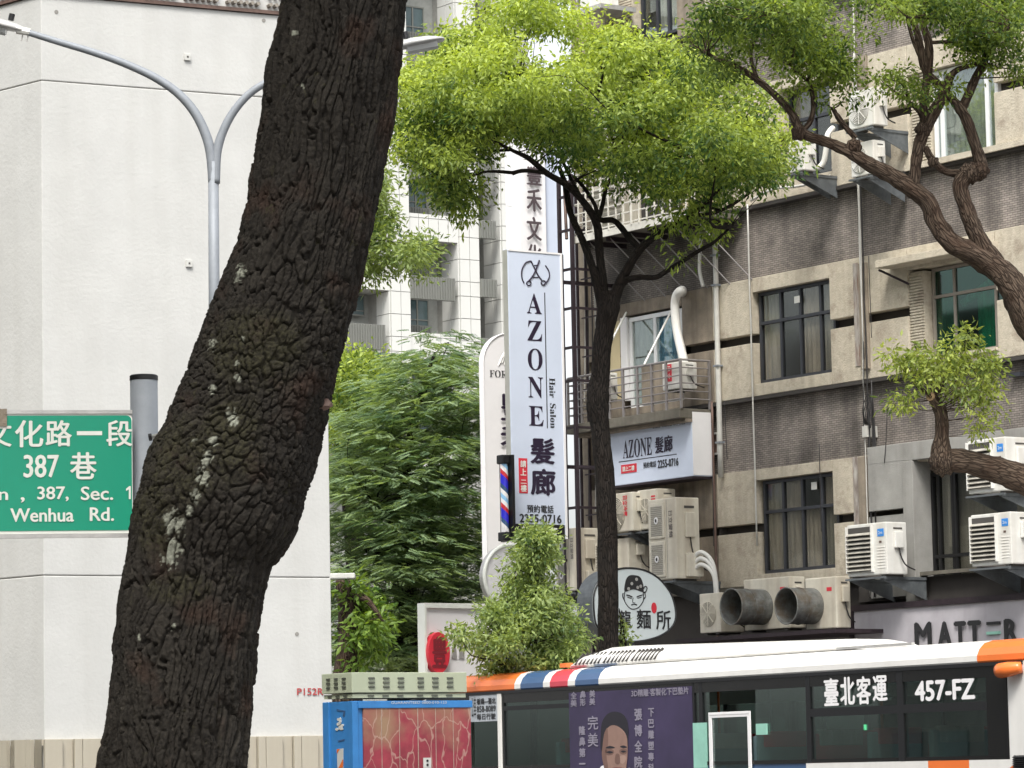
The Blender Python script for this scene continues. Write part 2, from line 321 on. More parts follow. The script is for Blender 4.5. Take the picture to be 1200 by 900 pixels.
def doorprint():
    m = mat('door_print', (.30, .035, .055), .6, var=.2, vs=9); n = m.node_tree; b = n.nodes['Principled BSDF']; N = n.nodes.new; L = n.links.new
    src = b.inputs['Base Color'].links[0].from_socket; tc = N('ShaderNodeTexCoord')
    n1 = N('ShaderNodeTexNoise'); n1.inputs['Scale'].default_value = 4; n1.inputs['Detail'].default_value = 4; L(tc.outputs['Object'], n1.inputs[0])
    sx = N('ShaderNodeSeparateXYZ'); L(tc.outputs['Object'], sx.inputs[0]); ma = N('ShaderNodeMath'); ma.operation = 'MULTIPLY_ADD'; ma.inputs[1].default_value = .9; L(n1.outputs[0], ma.inputs[0]); ma2 = N('ShaderNodeMath'); ma2.operation = 'SUBTRACT'; L(sx.outputs[2], ma2.inputs[0]); ma2.inputs[1].default_value = 2.02; L(ma2.outputs[0], ma.inputs[2])
    r = N('ShaderNodeMapRange'); r.inputs[1].default_value = .35; r.inputs[2].default_value = .62; L(ma.outputs[0], r.inputs[0]); x = N('ShaderNodeMix'); x.data_type = 'RGBA'; L(r.outputs[0], x.inputs[0]); L(src, x.inputs[6]); x.inputs[7].default_value = (.27, .17, .10, 1)
    # printed twigs: thin lines where a warped distance field changes cell
    vo = N('ShaderNodeTexVoronoi'); vo.feature = 'DISTANCE_TO_EDGE'; vo.inputs['Scale'].default_value = 6; mp = N('ShaderNodeMapping'); mp.inputs['Scale'].default_value = (1.6, 1, .8); L(tc.outputs['Object'], mp.inputs[0])
    nn = N('ShaderNodeTexNoise'); nn.inputs['Scale'].default_value = 9; L(mp.outputs[0], nn.inputs[0]); mixv = N('ShaderNodeMix'); mixv.data_type = 'VECTOR'; mixv.inputs[0].default_value = .12; L(mp.outputs[0], mixv.inputs[4]); L(nn.outputs[1], mixv.inputs[5]); L(mixv.outputs[1], vo.inputs[0])
    r2 = N('ShaderNodeMapRange'); r2.inputs[1].default_value = .012; r2.inputs[2].default_value = .03; r2.inputs[3].default_value = .55; r2.inputs[4].default_value = 0; L(vo.outputs[0], r2.inputs[0]); y = N('ShaderNodeMix'); y.data_type = 'RGBA'; L(r2.outputs[0], y.inputs[0]); L(x.outputs[2], y.inputs[6]); y.inputs[7].default_value = (.42, .30, .24, 1); L(y.outputs[2], b.inputs['Base Color'])
doorprint()
# ---------------------------------------------------------------- ground, road, pavement
structure('ground', MB().add([(-400, -100, -.02), (400, -100, -.02), (400, 900, -.02), (-400, 900, -.02)], [(0, 1, 2, 3)]), 'paving')
fk = FAC
structure('road', B(-80, 70, -26, -6.2, -.015, -.004), 'asphalt', fk)
structure('pavement', B(-60, 70, -5.99, -.02, -.01, .14), 'paving', fk)
structure('kerb', B(-60, 70, -6.19, -6.0, -.01, .15), 'kerb', fk)
structure('pavement', B(-40, 70, -48, -26.2, -.01, .13), 'paving', fk)
for k in range(14):
    o = structure('lane_marking', B(-50 + k * 8, -46 + k * 8, -13.1, -12.95, 0, .004), 'road_paint', fk)

# ---------------------------------------------------------------- old apartment building, facade parallel to the street
def Z(py, px=845): return FAC.hit(px, py, 0)[1]
def Sx(px, py=500, w=0): return FAC.hit(px, py, w)[0]
SL, SR = Sx(690, 500), Sx(845, 500) + 10.5
zb = {3: (Z(471), Z(333)), 4: (Z(249), Z(111)), 2: (Z(690), Z(555))}
H = zb[4][0] - zb[3][0]
zb[5] = (zb[4][0] + H, zb[4][1] + H)
slot = {3: (Z(408), Z(398))}; slot[4] = (slot[3][0] + H, slot[3][1] + H); slot[5] = (slot[4][0] + H, slot[4][1] + H); slot[2] = (Z(627), Z(618))
BD = Thing('apartment_building', 'weathered old apartment building with beige panels and dark thin-brick bands on the right', 'building', FAC, (SR, 0, 0))
top = zb[5][1] + .9
BD.part('core_wall', B(SL, SR, .5, 11, 0, top), 'dark_wall')
BD.part('end_wall', B(SL - .25, SL, -.02, 11, 0, top), 'old_wall')
BD.part('end_wall', B(SR, SR + .25, -.02, 11, 0, top), 'old_wall')
BD.part('roof', B(SL - .3, SR + .3, -.3, 11.3, top, top + .25), 'slab')
def rct(xl, xr, yt, yb, w=0):
    return FAC.rect(xl, xr, yt, yb, w)
XJ = Sx(838, 500)                       # expansion joint with the grey pipe
# openings: (storey, s0, s1, z0, z1)
W3a = rct(882.5, 973, 334.5, 443); W2a = rct(886, 977, 558, 669); W3b = rct(1064, 1168, 307, 415); W4b = rct(1064, 1165, 76, 190); W4a = rct(913, 973, 98, 207)
W2b = rct(1066, 1300, 528, 704)
W3l = rct(728, 800, 365, 474); W4l = rct(696, 800, 150, 268); W5l = (Sx(715, 20), Sx(793, 20), W4l[2] + H, W4l[3] + H)
W5a = (W3a[0], W3a[1], W3a[2] + 2 * H, W3a[3] + 2 * H)
sr2 = W3b[1] + 2.3
W3c = (sr2, sr2 + 2, W3b[2], W3b[3]); W4c = (sr2, sr2 + 2, W4b[2], W4b[3])
ops = {3: [W3l, W3a, W3b, W3c], 4: [W4l, W4a, W4b, W4c], 5: [W5l, W5a, (W4b[0], W4b[1], W4b[2] + H, W4b[3] + H)], 2: [W2a, W2b]}
def panel(x0, x1, z0, z1, m='beige_panel', y0=0., th=.3):
    if x1 - x0 < .03 or z1 - z0 < .02: return
    g = .006; BD.part('wall_panel', B(x0 + g, x1 - g, y0, y0 + th, z0 + g, z1 - g), m, bevel=.008 if min(x1 - x0, z1 - z0) > .1 else 0)
for k in (2, 3, 4, 5):
    z0, z1 = zb[k]; s0, s1 = slot[k]; cur = SL
    BD.part('lining', B(SL, SR, .48, .499, z0, z1), 'beige_grey' if k == 2 else 'dark_wall')
    segs = []
    for (a, b, c, d) in sorted(ops[k]):
        segs.append((cur, a)); cur = b
        mm = 'old_wall' if b < XJ else 'beige_panel'
        if d < z1: panel(a, b, d, z1, mm)
        if c > z0: panel(a, b, z0, c, mm)
        BD.part('reveal', B(a - .02, a, .302, .48, c, d), 'beige_grey'); BD.part('reveal', B(b, b + .02, .302, .48, c, d), 'beige_grey')
    segs.append((cur, SR))
    for a, b in segs:
        if b - a < .02: continue
        cuts = [a] + ([XJ] if a < XJ < b else []) + [b]
        for q, r in zip(cuts, cuts[1:]):
            mm = 'old_wall' if r <= XJ + .01 else 'beige_panel'
            n = max(1, round((r - q) / 1.25)) if mm == 'beige_panel' else max(1, round((r - q) / .9))
            for i in range(n):
                e, f = q + (r - q) * i / n, q + (r - q) * (i + 1) / n
                panel(e, f, z0, s0, mm); panel(e, f, s1, z1, mm)
            BD.part('slot_back', B(q, r, .17, .3, s0, s1), 'dark_wall')
    # drip edge under each panel band
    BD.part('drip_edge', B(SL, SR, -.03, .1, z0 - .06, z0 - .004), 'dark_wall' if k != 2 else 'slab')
sp = [(zb[2][1], zb[3][0]), (zb[3][1], zb[4][0]), (zb[4][1], zb[5][0]), (zb[5][1], top)]
for a, b in sp:
    BD.part('brick_band', B(SL, XJ - .03, .1, .4, a + .003, b - .064), 'brick_band')
    BD.part('brick_band', B(XJ + .03, SR, .1, .4, a + .003, b - .064), 'brick_band')
BD.part('ground_floor_wall', B(SL, SR, .12, .4, 0.15, zb[2][0] - .07), 'dark_wall')
BD.part('joint_strip', B(XJ - .03, XJ + .03, .05, .4, 0, top), 'dark_wall')
# stained strip with an old pipe chase between the two window bays
for (py0, py1) in ((333, 455), (560, 700), (90, 235)):
    a, b, c, d = rct(1001.5, 1007.5, py0 - 25, py1 - 22); BD.part('stained_strip', B(a, b, -.012, -.001, c + .05, d), 'stain_strip')
    a, b, c, d = rct(1009.5, 1019, py0 - 25, py1 - 22); BD.part('downpipe_chase', B(a, b, -.05, -.001, c, d), 'old_wall', bevel=.01)
# ribbed tile jambs
def jamb(xl, xr, yt, yb):
    a, b, c, d = rct(xl, xr, yt, yb); mb = MB(); mb.box(a, b, .06, .3, c, d); z = c + .02
    while z < d - .03: mb.box(a + .004, b - .004, .035, .06, z, z + .028); z += .045
    BD.part('ribbed_jamb', mb, 'beige_panel')
jamb(1064, 1080, 318, 418); jamb(1066, 1087, 85, 196); jamb(715, 737, -45, 36)

def window(op, m, cols, rows, y=.2, fw=.05, panes='glass', curtains=None, name='window', inset=.01):
    """cols: fractions of mullions, rows: fractions of transoms from the bottom"""
    a, b, c, d = op; a += inset; b -= inset; c += inset; d -= inset
    mb = MB(); mb.box(a, b, y, y + .07, c, c + fw); mb.box(a, b, y, y + .07, d - fw, d); mb.box(a, a + fw, y, y + .07, c + fw, d - fw); mb.box(b - fw, b, y, y + .07, c + fw, d - fw)
    xs = [a + fw / 2] + [a + (b - a) * f for f in cols] + [b - fw / 2]; zs = [c + fw / 2] + [c + (d - c) * f for f in rows] + [d - fw / 2]
    for x in xs[1:-1]: mb.box(x - fw / 2, x + fw / 2, y + .004, y + .066, c + fw, d - fw)
    for z in zs[1:-1]: mb.box(a + fw, b - fw, y - .006, y + .06, z - fw / 2, z + fw / 2)
    f = BD.part(name, mb, m); k = 0
    for i in range(len(xs) - 1):
        for j in range(len(zs) - 1):
            x0, x1, z0, z1 = xs[i] + fw / 2, xs[i + 1] - fw / 2, zs[j] + fw / 2, zs[j + 1] - fw / 2
            BD.part('pane', B(x0, x1, y + .03, y + .036, z0, z1), panes, f)
            if curtains:
                cm = curtains[k % len(curtains)]
                if cm: BD.part('curtain', wavy(x0 - .01, x1 + .01, y + .075, z0 - .03, z1 + .03), cm, f)
            k += 1
    return f
def wavy(x0, x1, y, z0, z1, amp=.012, n=None):
    n = n or max(8, int((x1 - x0) / .025)); vs = []
    for i in range(n + 1):
        x = x0 + (x1 - x0) * i / n; dy = amp * math.sin(i * 1.35) + amp * .4 * math.sin(i * 3.1); vs += [(x, y + dy, z0), (x, y + dy, z1)]
    return MB().add(vs, [(2 * i, 2 * i + 2, 2 * i + 3, 2 * i + 1) for i in range(n)])
def sub(op, xl=0, xr=0, zl=0, zt=0): return (op[0] + xl, op[1] - xr, op[2] + zl, op[3] - zt)
def pxwin(op, pl, pms, py, y):
    a = FAC.hit(pl, py, -y)[0]; q = (a, op[1] + .02, op[2], op[3]); return q, tuple((FAC.hit(p, py, -y)[0] - a) / (q[1] - a) for p in pms)
wa, ca = pxwin(W3a, 890, (915, 938, 962), 395, .1); wb2, cb2 = pxwin(W2a, 895, (918, 940.5, 964), 615, .1)
window(wa, 'alu_dark', ca, (.66,), y=.1, inset=.004, panes='glass_dirty', curtains=['curtain_w', 'curtain_g', None, None, 'curtain_w', 'curtain_w', 'curtain_g', 'curtain_g'])
window(wb2, 'alu_dark', cb2, (.66,), y=.1, inset=.004, panes='glass_dirty', curtains=['curtain_w', 'curtain_g', 'curtain_w', 'curtain_w', 'curtain_w', None, 'curtain_g', 'curtain_w'])
BD.part('paper_note', B(*[W3a[0] + (W3a[1] - W3a[0]) * f for f in (.50, .57)], .08, .085, W3a[3] - .28, W3a[3] - .17), 'paper')
BD.part('paper_note', B(*[W2a[0] + (W2a[1] - W2a[0]) * f for f in (.68, .75)], .08, .085, W2a[3] - .24, W2a[3] - .12), 'paper')
o3 = (Sx(1081, 360), W3b[1], W3b[2], W3b[3])
window(o3, 'brown_frame', (.30, .86), (.68,), panes='green_glass', fw=.045, curtains=['curtain_g', None, None, None, None, None])
cm = B(o3[0] + (o3[1] - o3[0]) * .34, o3[0] + (o3[1] - o3[0]) * .82, .40, .44, o3[2], o3[2] + .95); BD.part('teal_blind', wavy(o3[0] + (o3[1] - o3[0]) * .56, o3[0] + (o3[1] - o3[0]) * .83, .29, o3[2], o3[2] + 1.0, .03), 'curtain_teal')
BD.part('blind_roll', MB().tube([(o3[0] + (o3[1] - o3[0]) * .34, .33, o3[2] + .80), (o3[0] + (o3[1] - o3[0]) * .83, .33, o3[2] + 1.12)], .065, 10), 'curtain_teal', smooth=True)
o4 = (Sx(1088, 130), W4b[1], W4b[2], W4b[3])
window(o4, 'white_frame', (.12, .82), (), fw=.07, panes='glass', curtains=['curtain_g', 'curtain_g', 'curtain_g'], y=.1)
window(W4a, 'alu_dark', (.5,), (.66,), panes='glass_dirty', curtains=[None, 'curtain_g', None, None])
for q in (W3c, W4c): window(q, 'alu_dark', (.28, .54, .85), (.66,), panes='glass_dirty', curtains=['curtain_w', 'curtain_g'])
o5 = (Sx(740, 20), Sx(792, 20), W5l[2] + .12, W5l[3]); window(o5, 'alu_dark', (.36, .62), (.9,), panes='glass', curtains=[None, None, 'curtain_w', 'curtain_w', 'curtain_w'])
window(W5a, 'alu_dark', (.3, .6), (.66,), panes='glass_dirty', curtains=['curtain_w', 'curtain_g'])
# third floor balcony door, left bay
a, b, c, d = rct(736, 799, 366, 470)
window((a, b, c - .1, d), 'white_frame', (.48,), (), fw=.07, panes='glass', y=.03, curtains=['curtain_g', 'sky_film'], name='balcony_door')
a, b, c, d = rct(700, 727, 378, 470); BD.part('cream_panel', B(a, b, -.004, -.001 + .3, c, d), 'cream_wall')
a, b, c, d = rct(728, 735.5, 372, 470); BD.part('door_jamb', B(a, b, -.006, .28, c, d), 'plain_white')
a, b, c, d = rct(752, 799, 424, 470); BD.part('lower_door_panel', B(a, b, .0, .028, c, d), 'old_wall')
# canopy edge over window 3b and the ledges
a, b, c, d = rct(1045, 1170, 294, 312); BD.part('window_canopy', B(a, b, -.35, -.001, c + .1, d - .02), 'beige_panel', bevel=.01)
a, b, c, d = rct(1047, 1066, 312, 316); BD.part('canopy_bracket', MB().tube([(a, -.3, c), (b, -.02, c - .25)], .02, 6), 'steel_purple')
a, b, c, d = rct(1120, 1195, 178, 183); BD.part('window_sill', B(Sx(1064, 190), SR, -.08, -.001, zb[4][0] - .02, zb[4][0] + .07), 'beige_panel')
BD.part('window_sill', B(o3[0], o3[1], -.05, .1, o3[2] - .05, o3[2] - .002), 'beige_panel')
# grey concrete face and recessed shop window, second floor right
a, b, c, d = rct(1023, 1064, 541, 598); BD.part('grey_panel', B(a, b, -.10, -.001, c, d), 'beige_grey', bevel=.01)
a2, b2, c2, d2 = rct(1064, 1330, 508, 526); BD.part('grey_lintel', B(a, b2, -.10, .1, zb[2][1] - .18, zb[2][1] + .10), 'beige_grey', bevel=.01)
a, b, c, d = rct(1023, 1064, 604, 700); BD.part('grey_panel', B(a, b, -.06, -.001, c, d), 'beige_grey')
a, b, c, d = rct(1066, 1078, 540, 706); BD.part('grey_column', B(a, b, -.12, .25, c, d), 'beige_grey', bevel=.01)
a, b, c, d = rct(1078, 1300, 540, 706)
window((a, b, c, d), 'black', (.04, .115, .13, .55, .62), (.05, .38), y=.24, fw=.05, panes='glass_dirty')
BD.part('shop_backing', B(a, b, .42, .45, c, d), 'curtain_g')
a, b, c, d = rct(1092, 1100, 555, 640); BD.part('shop_curtain', wavy(a, b, .33, c, d), 'curtain_g')
# pipes and cables
def fpt0(px, py, w): q = FAC.hit(px, py, w); return (q[0], -w, q[1])
def vline(px, py0, py1, r, m, w=.05, name='pipe', ex=0):
    p0 = FAC.hit(px, (py0 + py1) / 2, w); x = p0[0]
    z1 = FAC.hit(px, py0, w)[1]; z0 = FAC.hit(px, py1, w)[1]
    n = max(2, int((z1 - z0) / .5)); pts = [(x + random.uniform(-ex, ex), -w, z0 + (z1 - z0) * i / n) for i in range(n + 1)]
    BD.part(name, MB().tube(pts, r, 8), m, smooth=True)
vline(841, 262, 560, .045, 'pvc', .06, 'drainpipe'); vline(881.5, 238, 640, .014, 'pvc', .05, 'conduit', .01); vline(838, 470, 760, .02, 'rust_pipe', .03)
vline(1013, 150, 560, .012, 'cable', .07, 'cable', .012); vline(1010, 60, 700, .01, 'pvc', .07, 'cable', .01); vline(1005, -60, 420, .012, 'pvc', .07, 'conduit', .01); vline(1021, 478, 700, .016, 'cable', .07, 'cable', .02); vline(1024, 445, 620, .012, 'cable', .07, 'cable', .01)
vline(875, 420, 300, .0, 'cable') if False else None
for zc in (Z(300), Z(430), Z(520), Z(335)):
    x = FAC.hit(841, 420, .06)[0]; BD.part('pipe_clamp', B(x - .06, x + .06, -.115, -.001, zc, zc + .03), 'galv')
x, z = FAC.hit(1019, 505, .05); BD.part('junction_box', B(x - .1, x + .02, -.12, -.001 + .1, z - .1, z + .08), 'pvc', bevel=.01)
for q in range(7):
    BD.part('cable', MB().tube([(x - .05 + q * .02, -.1, z + .1), (x - .02 + .03 * q, -.16, z + .35 - .05 * q), (x + .1 + .01 * q, -.1, z + .5), (x + .12 + .012 * q, -.08, z - .9)], .007, 5, smooth=5), 'cable', smooth=True)
rc = random.Random(5)
for q in range(6):          # loose old cables clipped along the facade
    ax, az = rc.choice(((849, 470), (1012, 400), (1016, 560), (960, 520), (1018, 300), (884, 480), (835, 560), (990, 250), (1040, 470))); bx_, bz_ = ax + rc.uniform(-4, 6), az + rc.uniform(40, 110)
    p0_ = fpt0(ax, az, .115); p1_ = fpt0(bx_, bz_, .115); md = tuple((p0_[i] + p1_[i]) / 2 - (.12 if i == 2 else 0) for i in range(3))
    BD.part('cable', MB().tube([p0_, md, p1_], .007, 5, smooth=6), 'cable', smooth=True)
x, z = FAC.hit(1184, 441, .1); BD.part('wall_vent', B(x - .12, x + .12, -.02, .09, z, z + .06), 'alu_dark')
# small framed picture-like access hatch beside the drainpipe
a, b, c, d = rct(827, 839, 507, 533); BD.part('access_hatch', MB().box(a, b, .04, .099, c, c + .03).box(a, b, .04, .099, d - .03, d).box(a, a + .03, .04, .099, c + .03, d - .03).box(b - .03, b, .04, .099, c + .03, d - .03), 'paper'); BD.part('hatch_door', B(a + .03, b - .03, .07, .098, c + .03, d - .03), 'rust_pipe')
# white vent hose by the balcony door
hp = [(800, 343, .0), (799, 340, .3), (793, 346, .32), (791, 360, .3), (793, 385, .3), (797, 405, .3), (801, 422, .3), (803, 440, .3)]
BD.part('vent_hose', MB().tube([(*FAC.hit(a, b, c)[:1], -c, FAC.hit(a, b, c)[1]) for a, b, c in hp], .075, 12, smooth=6), 'pvc_white', smooth=True)
# balcony: slab, railing, floor
def solve_w(px, py, x):  return -FAC.hity(px, py, x)[0]
xr = Sx(834, 465); wB = solve_w(796, 465, xr)
xl = FAC.hit(664, 490, wB)[0]; zs = FAC.hity(796, 478, xr)[1]; zr = FAC.hity(796, 421, xr)[1]
wB = max(.5, min(1.3, wB))
BL = BD.part('balcony_slab', B(xl, xr, -wB, -.001, zs - .16, zs), 'slab', bevel=.01)
BD.part('balcony_soffit', B(xl + .1, xr, -wB + .12, -.001, zs - .22, zs - .164), 'old_wall')
for z in [zr - (zr - zs) * f for f in (0, .16, .32, .48, .64, .8)]:
    r = .02 if z == zr else .011
    BD.part('railing_bar', MB().tube([(xl, -wB + .04, z), (xr, -wB + .04, z)], r, 6), 'rail', BL); BD.part('railing_bar', MB().tube([(xr, -wB + .04, z), (xr, -.02, z)], r, 6), 'rail', BL); BD.part('railing_bar', MB().tube([(xl, -wB + .04, z), (xl, -.02, z)], r, 6), 'rail', BL)
for i in range(9):
    x = xl + (xr - xl) * i / 8; BD.part('railing_post', B(x - .018, x + .018, -wB + .022, -wB + .058, zs, zr), 'rail', BL)
BD.part('railing_post', B(xr - .018, xr + .018, -.06, -.02, zs, zr), 'rail', BL)
def fpt(px, py, w): q = FAC.hit(px, py, w); return (q[0], -w, q[1])
BD.part('stay_rod', MB().tube([fpt(788, 362, .05), fpt(755, 427, wB)], .018, 6), 'pvc_white'); BD.part('stay_rod', MB().tube([fpt(734, 366, .05), fpt(708, 416, wB)], .018, 6), 'pvc_white')
# caged balcony on the fourth floor, left bay
zc0, zc1 = FAC.hit(730, 266, .9)[1], FAC.hit(730, 150, .9)[1]; cl, cr = FAC.hit(671, 250, .9)[0], FAC.hit(815, 230, .9)[0]
CG = BD.part('cage_floor', B(cl, cr, -.9, -.001, zc0 - .08, zc0), 'slab')
BD.part('cage_edge', B(cl, cr, -.93, -.901, zc0 - .10, zc0 + .02), 'cage')
nb = 11
for i in range(nb): z = zc0 + .05 + (zc1 - zc0) * i / (nb - 1); BD.part('cage_bar', MB().box(cl, cr, -.92, -.895, z, z + .022), 'cage', CG); BD.part('cage_bar', MB().box(cl - .02, cl, -.9, -.02, z, z + .022), 'cage', CG)
for i in range(17): x = cl + (cr - cl) * i / 16; e = .02 if i % 4 == 0 else .009; BD.part('cage_bar', B(x - e, x + e, -.945, -.922, zc0, zc1), 'cage', CG)
for i in range(6):
    x = cl + .3 + (cr - cl - .5) * i / 5; BD.part('cage_stay', MB().tube([(x, -.8, zc0 - .08), (x + .5, .04, zc0 - 1.15)], .012, 5), 'rail', CG); BD.part('cage_bracket', B(x - .02, x + .02, -.85, -.01, zc0 - .16, zc0 - .082), 'steel_purple', CG)
BD.part('cage_back_sheet', MB().box(cl + .25, cl + 1.15, -.7, -.3, zc0 + .02, zc0 + .85), 'ac_cream', CG, bevel=.02)
BD.part('cage_back_sheet', MB().box(cl + 2.3, cr - .2, -.35, -.3, zc0 + .02, zc0 + 1.2), 'cream_wall', CG)
mb = MB()
for i in range(7): mb.box(cl + .28, cl + 1.12, -.73, -.702, zc0 + .08 + i * .11, zc0 + .13 + i * .11)
BD.part('louvre', mb, 'ac_grille', CG)
# white pipe at right of the cage
BD.part('pipe', MB().tube([fpt(822, 272, .1), fpt(820, 300, .15), fpt(820, 318, .15), fpt(824, 336, .1)], .03, 8, smooth=5), 'pvc_white', smooth=True)
# thin slanting lines of the pipework below the fourth-floor left window of the right part
BD.part('pipe', MB().tube([fpt(880, 235, .1), fpt(905, 222, .1), fpt(930, 219, .12), fpt(955, 214, .12), fpt(973, 206, .05)], .022, 8, smooth=4), 'pvc', smooth=True)
BD.part('pipe', MB().tube([fpt(976, 150, .2), fpt(970, 158, .35), fpt(968, 175, .35), fpt(965, 190, .35), fpt(958, 197, .4), fpt(952, 195, .4)], .045, 10, smooth=6), 'pvc_white', smooth=True)

# ---------------------------------------------------------------- air conditioners
def louvre(mb, x0, x1, z0, z1, y, n=9, d=.03):
    for i in range(n):
        z = z0 + (z1 - z0) * (i + .15) / n; h = (z1 - z0) / n * .55
        mb.add([(x0, y, z + h), (x1, y, z + h), (x1, y - d, z), (x0, y - d, z), (x0, y + .006, z + h), (x1, y + .006, z + h), (x1, y - d + .006, z - .008), (x0, y - d + .006, z - .008)],
               [(0, 3, 2, 1), (4, 5, 6, 7), (0, 1, 5, 4), (1, 2, 6, 5), (2, 3, 7, 6), (3, 0, 4, 7)])
    return mb
def ring_grille(cx, cz, r, y, n=9, axis='y'):
    mb = MB(); q = 28
    for j in range(n):
        rr = r * (j + 1) / n; mb.tube([(cx + rr * math.cos(2 * math.pi * i / q), y, cz + rr * math.sin(2 * math.pi * i / q)) for i in range(q + 1)], .006, 4, cap=False)
    for i in range(8): a = math.pi * i / 4; mb.tube([(cx, y - .004, cz), (cx + r * math.cos(a), y - .004, cz + r * math.sin(a))], .007, 4)
    return mb
def ac(xl, xc, xr, yt, yb, w, label, kind='fan', m='ac_white', logo=None, stand=True, group='air conditioner outdoor units on the old facade', depth=None):
    xk, zk = FAC.hit(xc, yb, w); z1 = FAC.hit(xc, yt, w)[1]; x0 = FAC.hit(xl, (yt + yb) / 2, w)[0]
    dp = depth or (FAC.hity(xr, (yt + yb) / 2, xk)[0] + w); dp = max(.22, min(.6, dp)); z0 = zk; x1 = xk; y = -w
    T = Thing('air_conditioner', label, 'air conditioner', FAC, ((x0 + x1) / 2, y + dp / 2, z0), group); W_, H_ = x1 - x0, z1 - z0
    T.part('casing', B(x0, x1, y, y + dp, z0 + .03, z1), m, bevel=.018)
    T.part('foot', B(x0 + .08, x0 + .16, y + .02, y + dp - .02, z0, z0 + .029), 'ac_dark'); T.part('foot', B(x1 - .16, x1 - .08, y + .02, y + dp - .02, z0, z0 + .029), 'ac_dark')
    if kind == 'fan':
        r = min(W_ * .36, H_ * .42); cx = x0 + W_ * .42; cz = z0 + H_ * .5
        T.part('fan_recess', MB().prism(disc(cx, cz, r, r), y - .004, y - .001), 'ac_grille'); T.part('fan_hub', MB().prism(disc(cx, cz, r * .22, r * .22, 16), y - .016, y - .006), m); T.part('fan_grille', ring_grille(cx, cz, r, y - .014), m)
    if kind == 'louvre':
        a, b, c, d = x0 + .03, x0 + W_ * .66, z0 + .1, z1 - .05
        T.part('intake', B(a, b, y - .004, y - .001, c, d), 'ac_dark'); T.part('fan_recess', MB().prism(disc((a + b) / 2, (c + d) / 2 + .02, (b - a) * .42, (b - a) * .42), y - .006, y - .0045), 'black')
        n = 10
        me = louvre(MB(), 0, b - a, 0, (d - c) / n, 0, 1, .045).mesh('louvre_slat', 'ac_slat')
        for i in range(n):
            if i == n - 1 and random.random() < .5: continue
            o = link('louvre_slat', me, T.o, (a - T.at[0], y - .008 - T.at[1], c + (d - c) * i / n - T.at[2]))
        for xx in (a - .012, b + .001): T.part('louvre_frame', B(xx, xx + .012, y - .055, y - .0005, c - .02, d + .02), m)
    if kind == 'double':
        for q in (0, 1):
            c, d = z0 + .07 + q * (H_ - .09) / 2, z0 + .03 + (q + 1) * (H_ - .09) / 2; a, b = x0 + .05, x0 + W_ * .60
            g = T.part('fan_cover', B(a, b, y - .02, y - .0005, c, d), m, bevel=.015); T.part('cover_grid', louvre(MB(), a + .05, b - .05, c + .05, d - .05, y - .0205, 16, .006), 'ac_grille', g)
            T.part('badge', MB().prism(disc((a + b) / 2, (c + d) / 2, .05, .06, 18), y - .034, y - .027), 'plain_white', g); T.part('badge_mark', MB().prism(disc((a + b) / 2, (c + d) / 2, .02, .03, 12), y - .038, y - .0345), 'ink_black', g)
        T.part('seam', B(x0 + W_ * .66, x0 + W_ * .665, y - .003, y + .001, z0 + .05, z1 - .02), 'ac_dark')
        T.text('日立變頻', x0 + W_ * .74, x0 + W_ * .88, z0 + H_ * .52, z0 + H_ * .84, y - .002, 'ink', rot=1)
    # right end: junction cover, valves, cable
    xs = x1 + .001
    T.part('valve_cover', B(xs, xs + .05, y + dp * .35, y + dp * .75, z0 + H_ * .52, z0 + H_ * .82), m, bevel=.012); T.part('end_slot', B(xs, xs + .004, y + dp * .35, y + dp * .78, z0 + H_ * .87, z0 + H_ * .90), 'ac_dark')
    T.part('power_cable', MB().tube([(xs + .03, y + dp * .55, z0 + H_ * .52), (xs + .05, y + dp * .6, z0 + H_ * .35), (xs + .06, y + dp * .8, z0 + H_ * .2), (xs + .05, y + dp + .1, z0 + H_ * .12)], .011, 6, smooth=5), 'cable', smooth=True)
    if kind == 'double': T.part('pipe_cover', B(xs, xs + .1, y + dp * .35, y + dp * .98, z0 + .06, z0 + H_ * .33), m, bevel=.012)
    if logo == 'blue':
        q = T.part('logo', B(x0 + W_ * .78, x0 + W_ * .94, y - .004, y - .0005, z0 + H_ * .74, z0 + H_ * .88), 'blue_print'); T.text('2m', x0 + W_ * .81, x0 + W_ * .91, z0 + H_ * .78, z0 + H_ * .84, y - .005, 'sign_white', q)
        T.part('energy_mark', B(x0 + W_ * .82, x0 + W_ * .88, y - .004, y - .0005, z0 + H_ * .62, z0 + H_ * .66), 'rust_pipe')
        T.part('side_ribs', louvre(MB(), x0 + W_ * .76, x1 - .04, z0 + H_ * .15, z0 + H_ * .58, y - .001, 8, .004), m)
    if kind == 'plain' and m == 'ac_white': q = T.part('red_tag', B(x0 + W_ * .25, x0 + W_ * .55, y - .006, y - .0005, z0 + H_ * .35, z0 + H_ * .95), 'red_print'); T.text('日立', x0 + W_ * .30, x0 + W_ * .50, z0 + H_ * .42, z0 + H_ * .88, y - .0065, 'sign_white', q, rot=1)
    if logo == 'redv': T.text('日立冷氣', x0 + W_ * .70, x0 + W_ * .84, z0 + H_ * .42, z0 + H_ * .92, y - .002, 'red_print', rot=1, bold=.004)
    if logo == 'redh': T.part('red_badge', B(x0 + W_ * .7, x0 + W_ * .9, y - .004, y - .001, z0 + H_ * .80, z0 + H_ * .84), 'red_print'); T.part('red_badge', B(x0 + W_ * .7, x0 + W_ * .9, y - .004, y - .001, z0 + H_ * .73, z0 + H_ * .77), 'red_print')
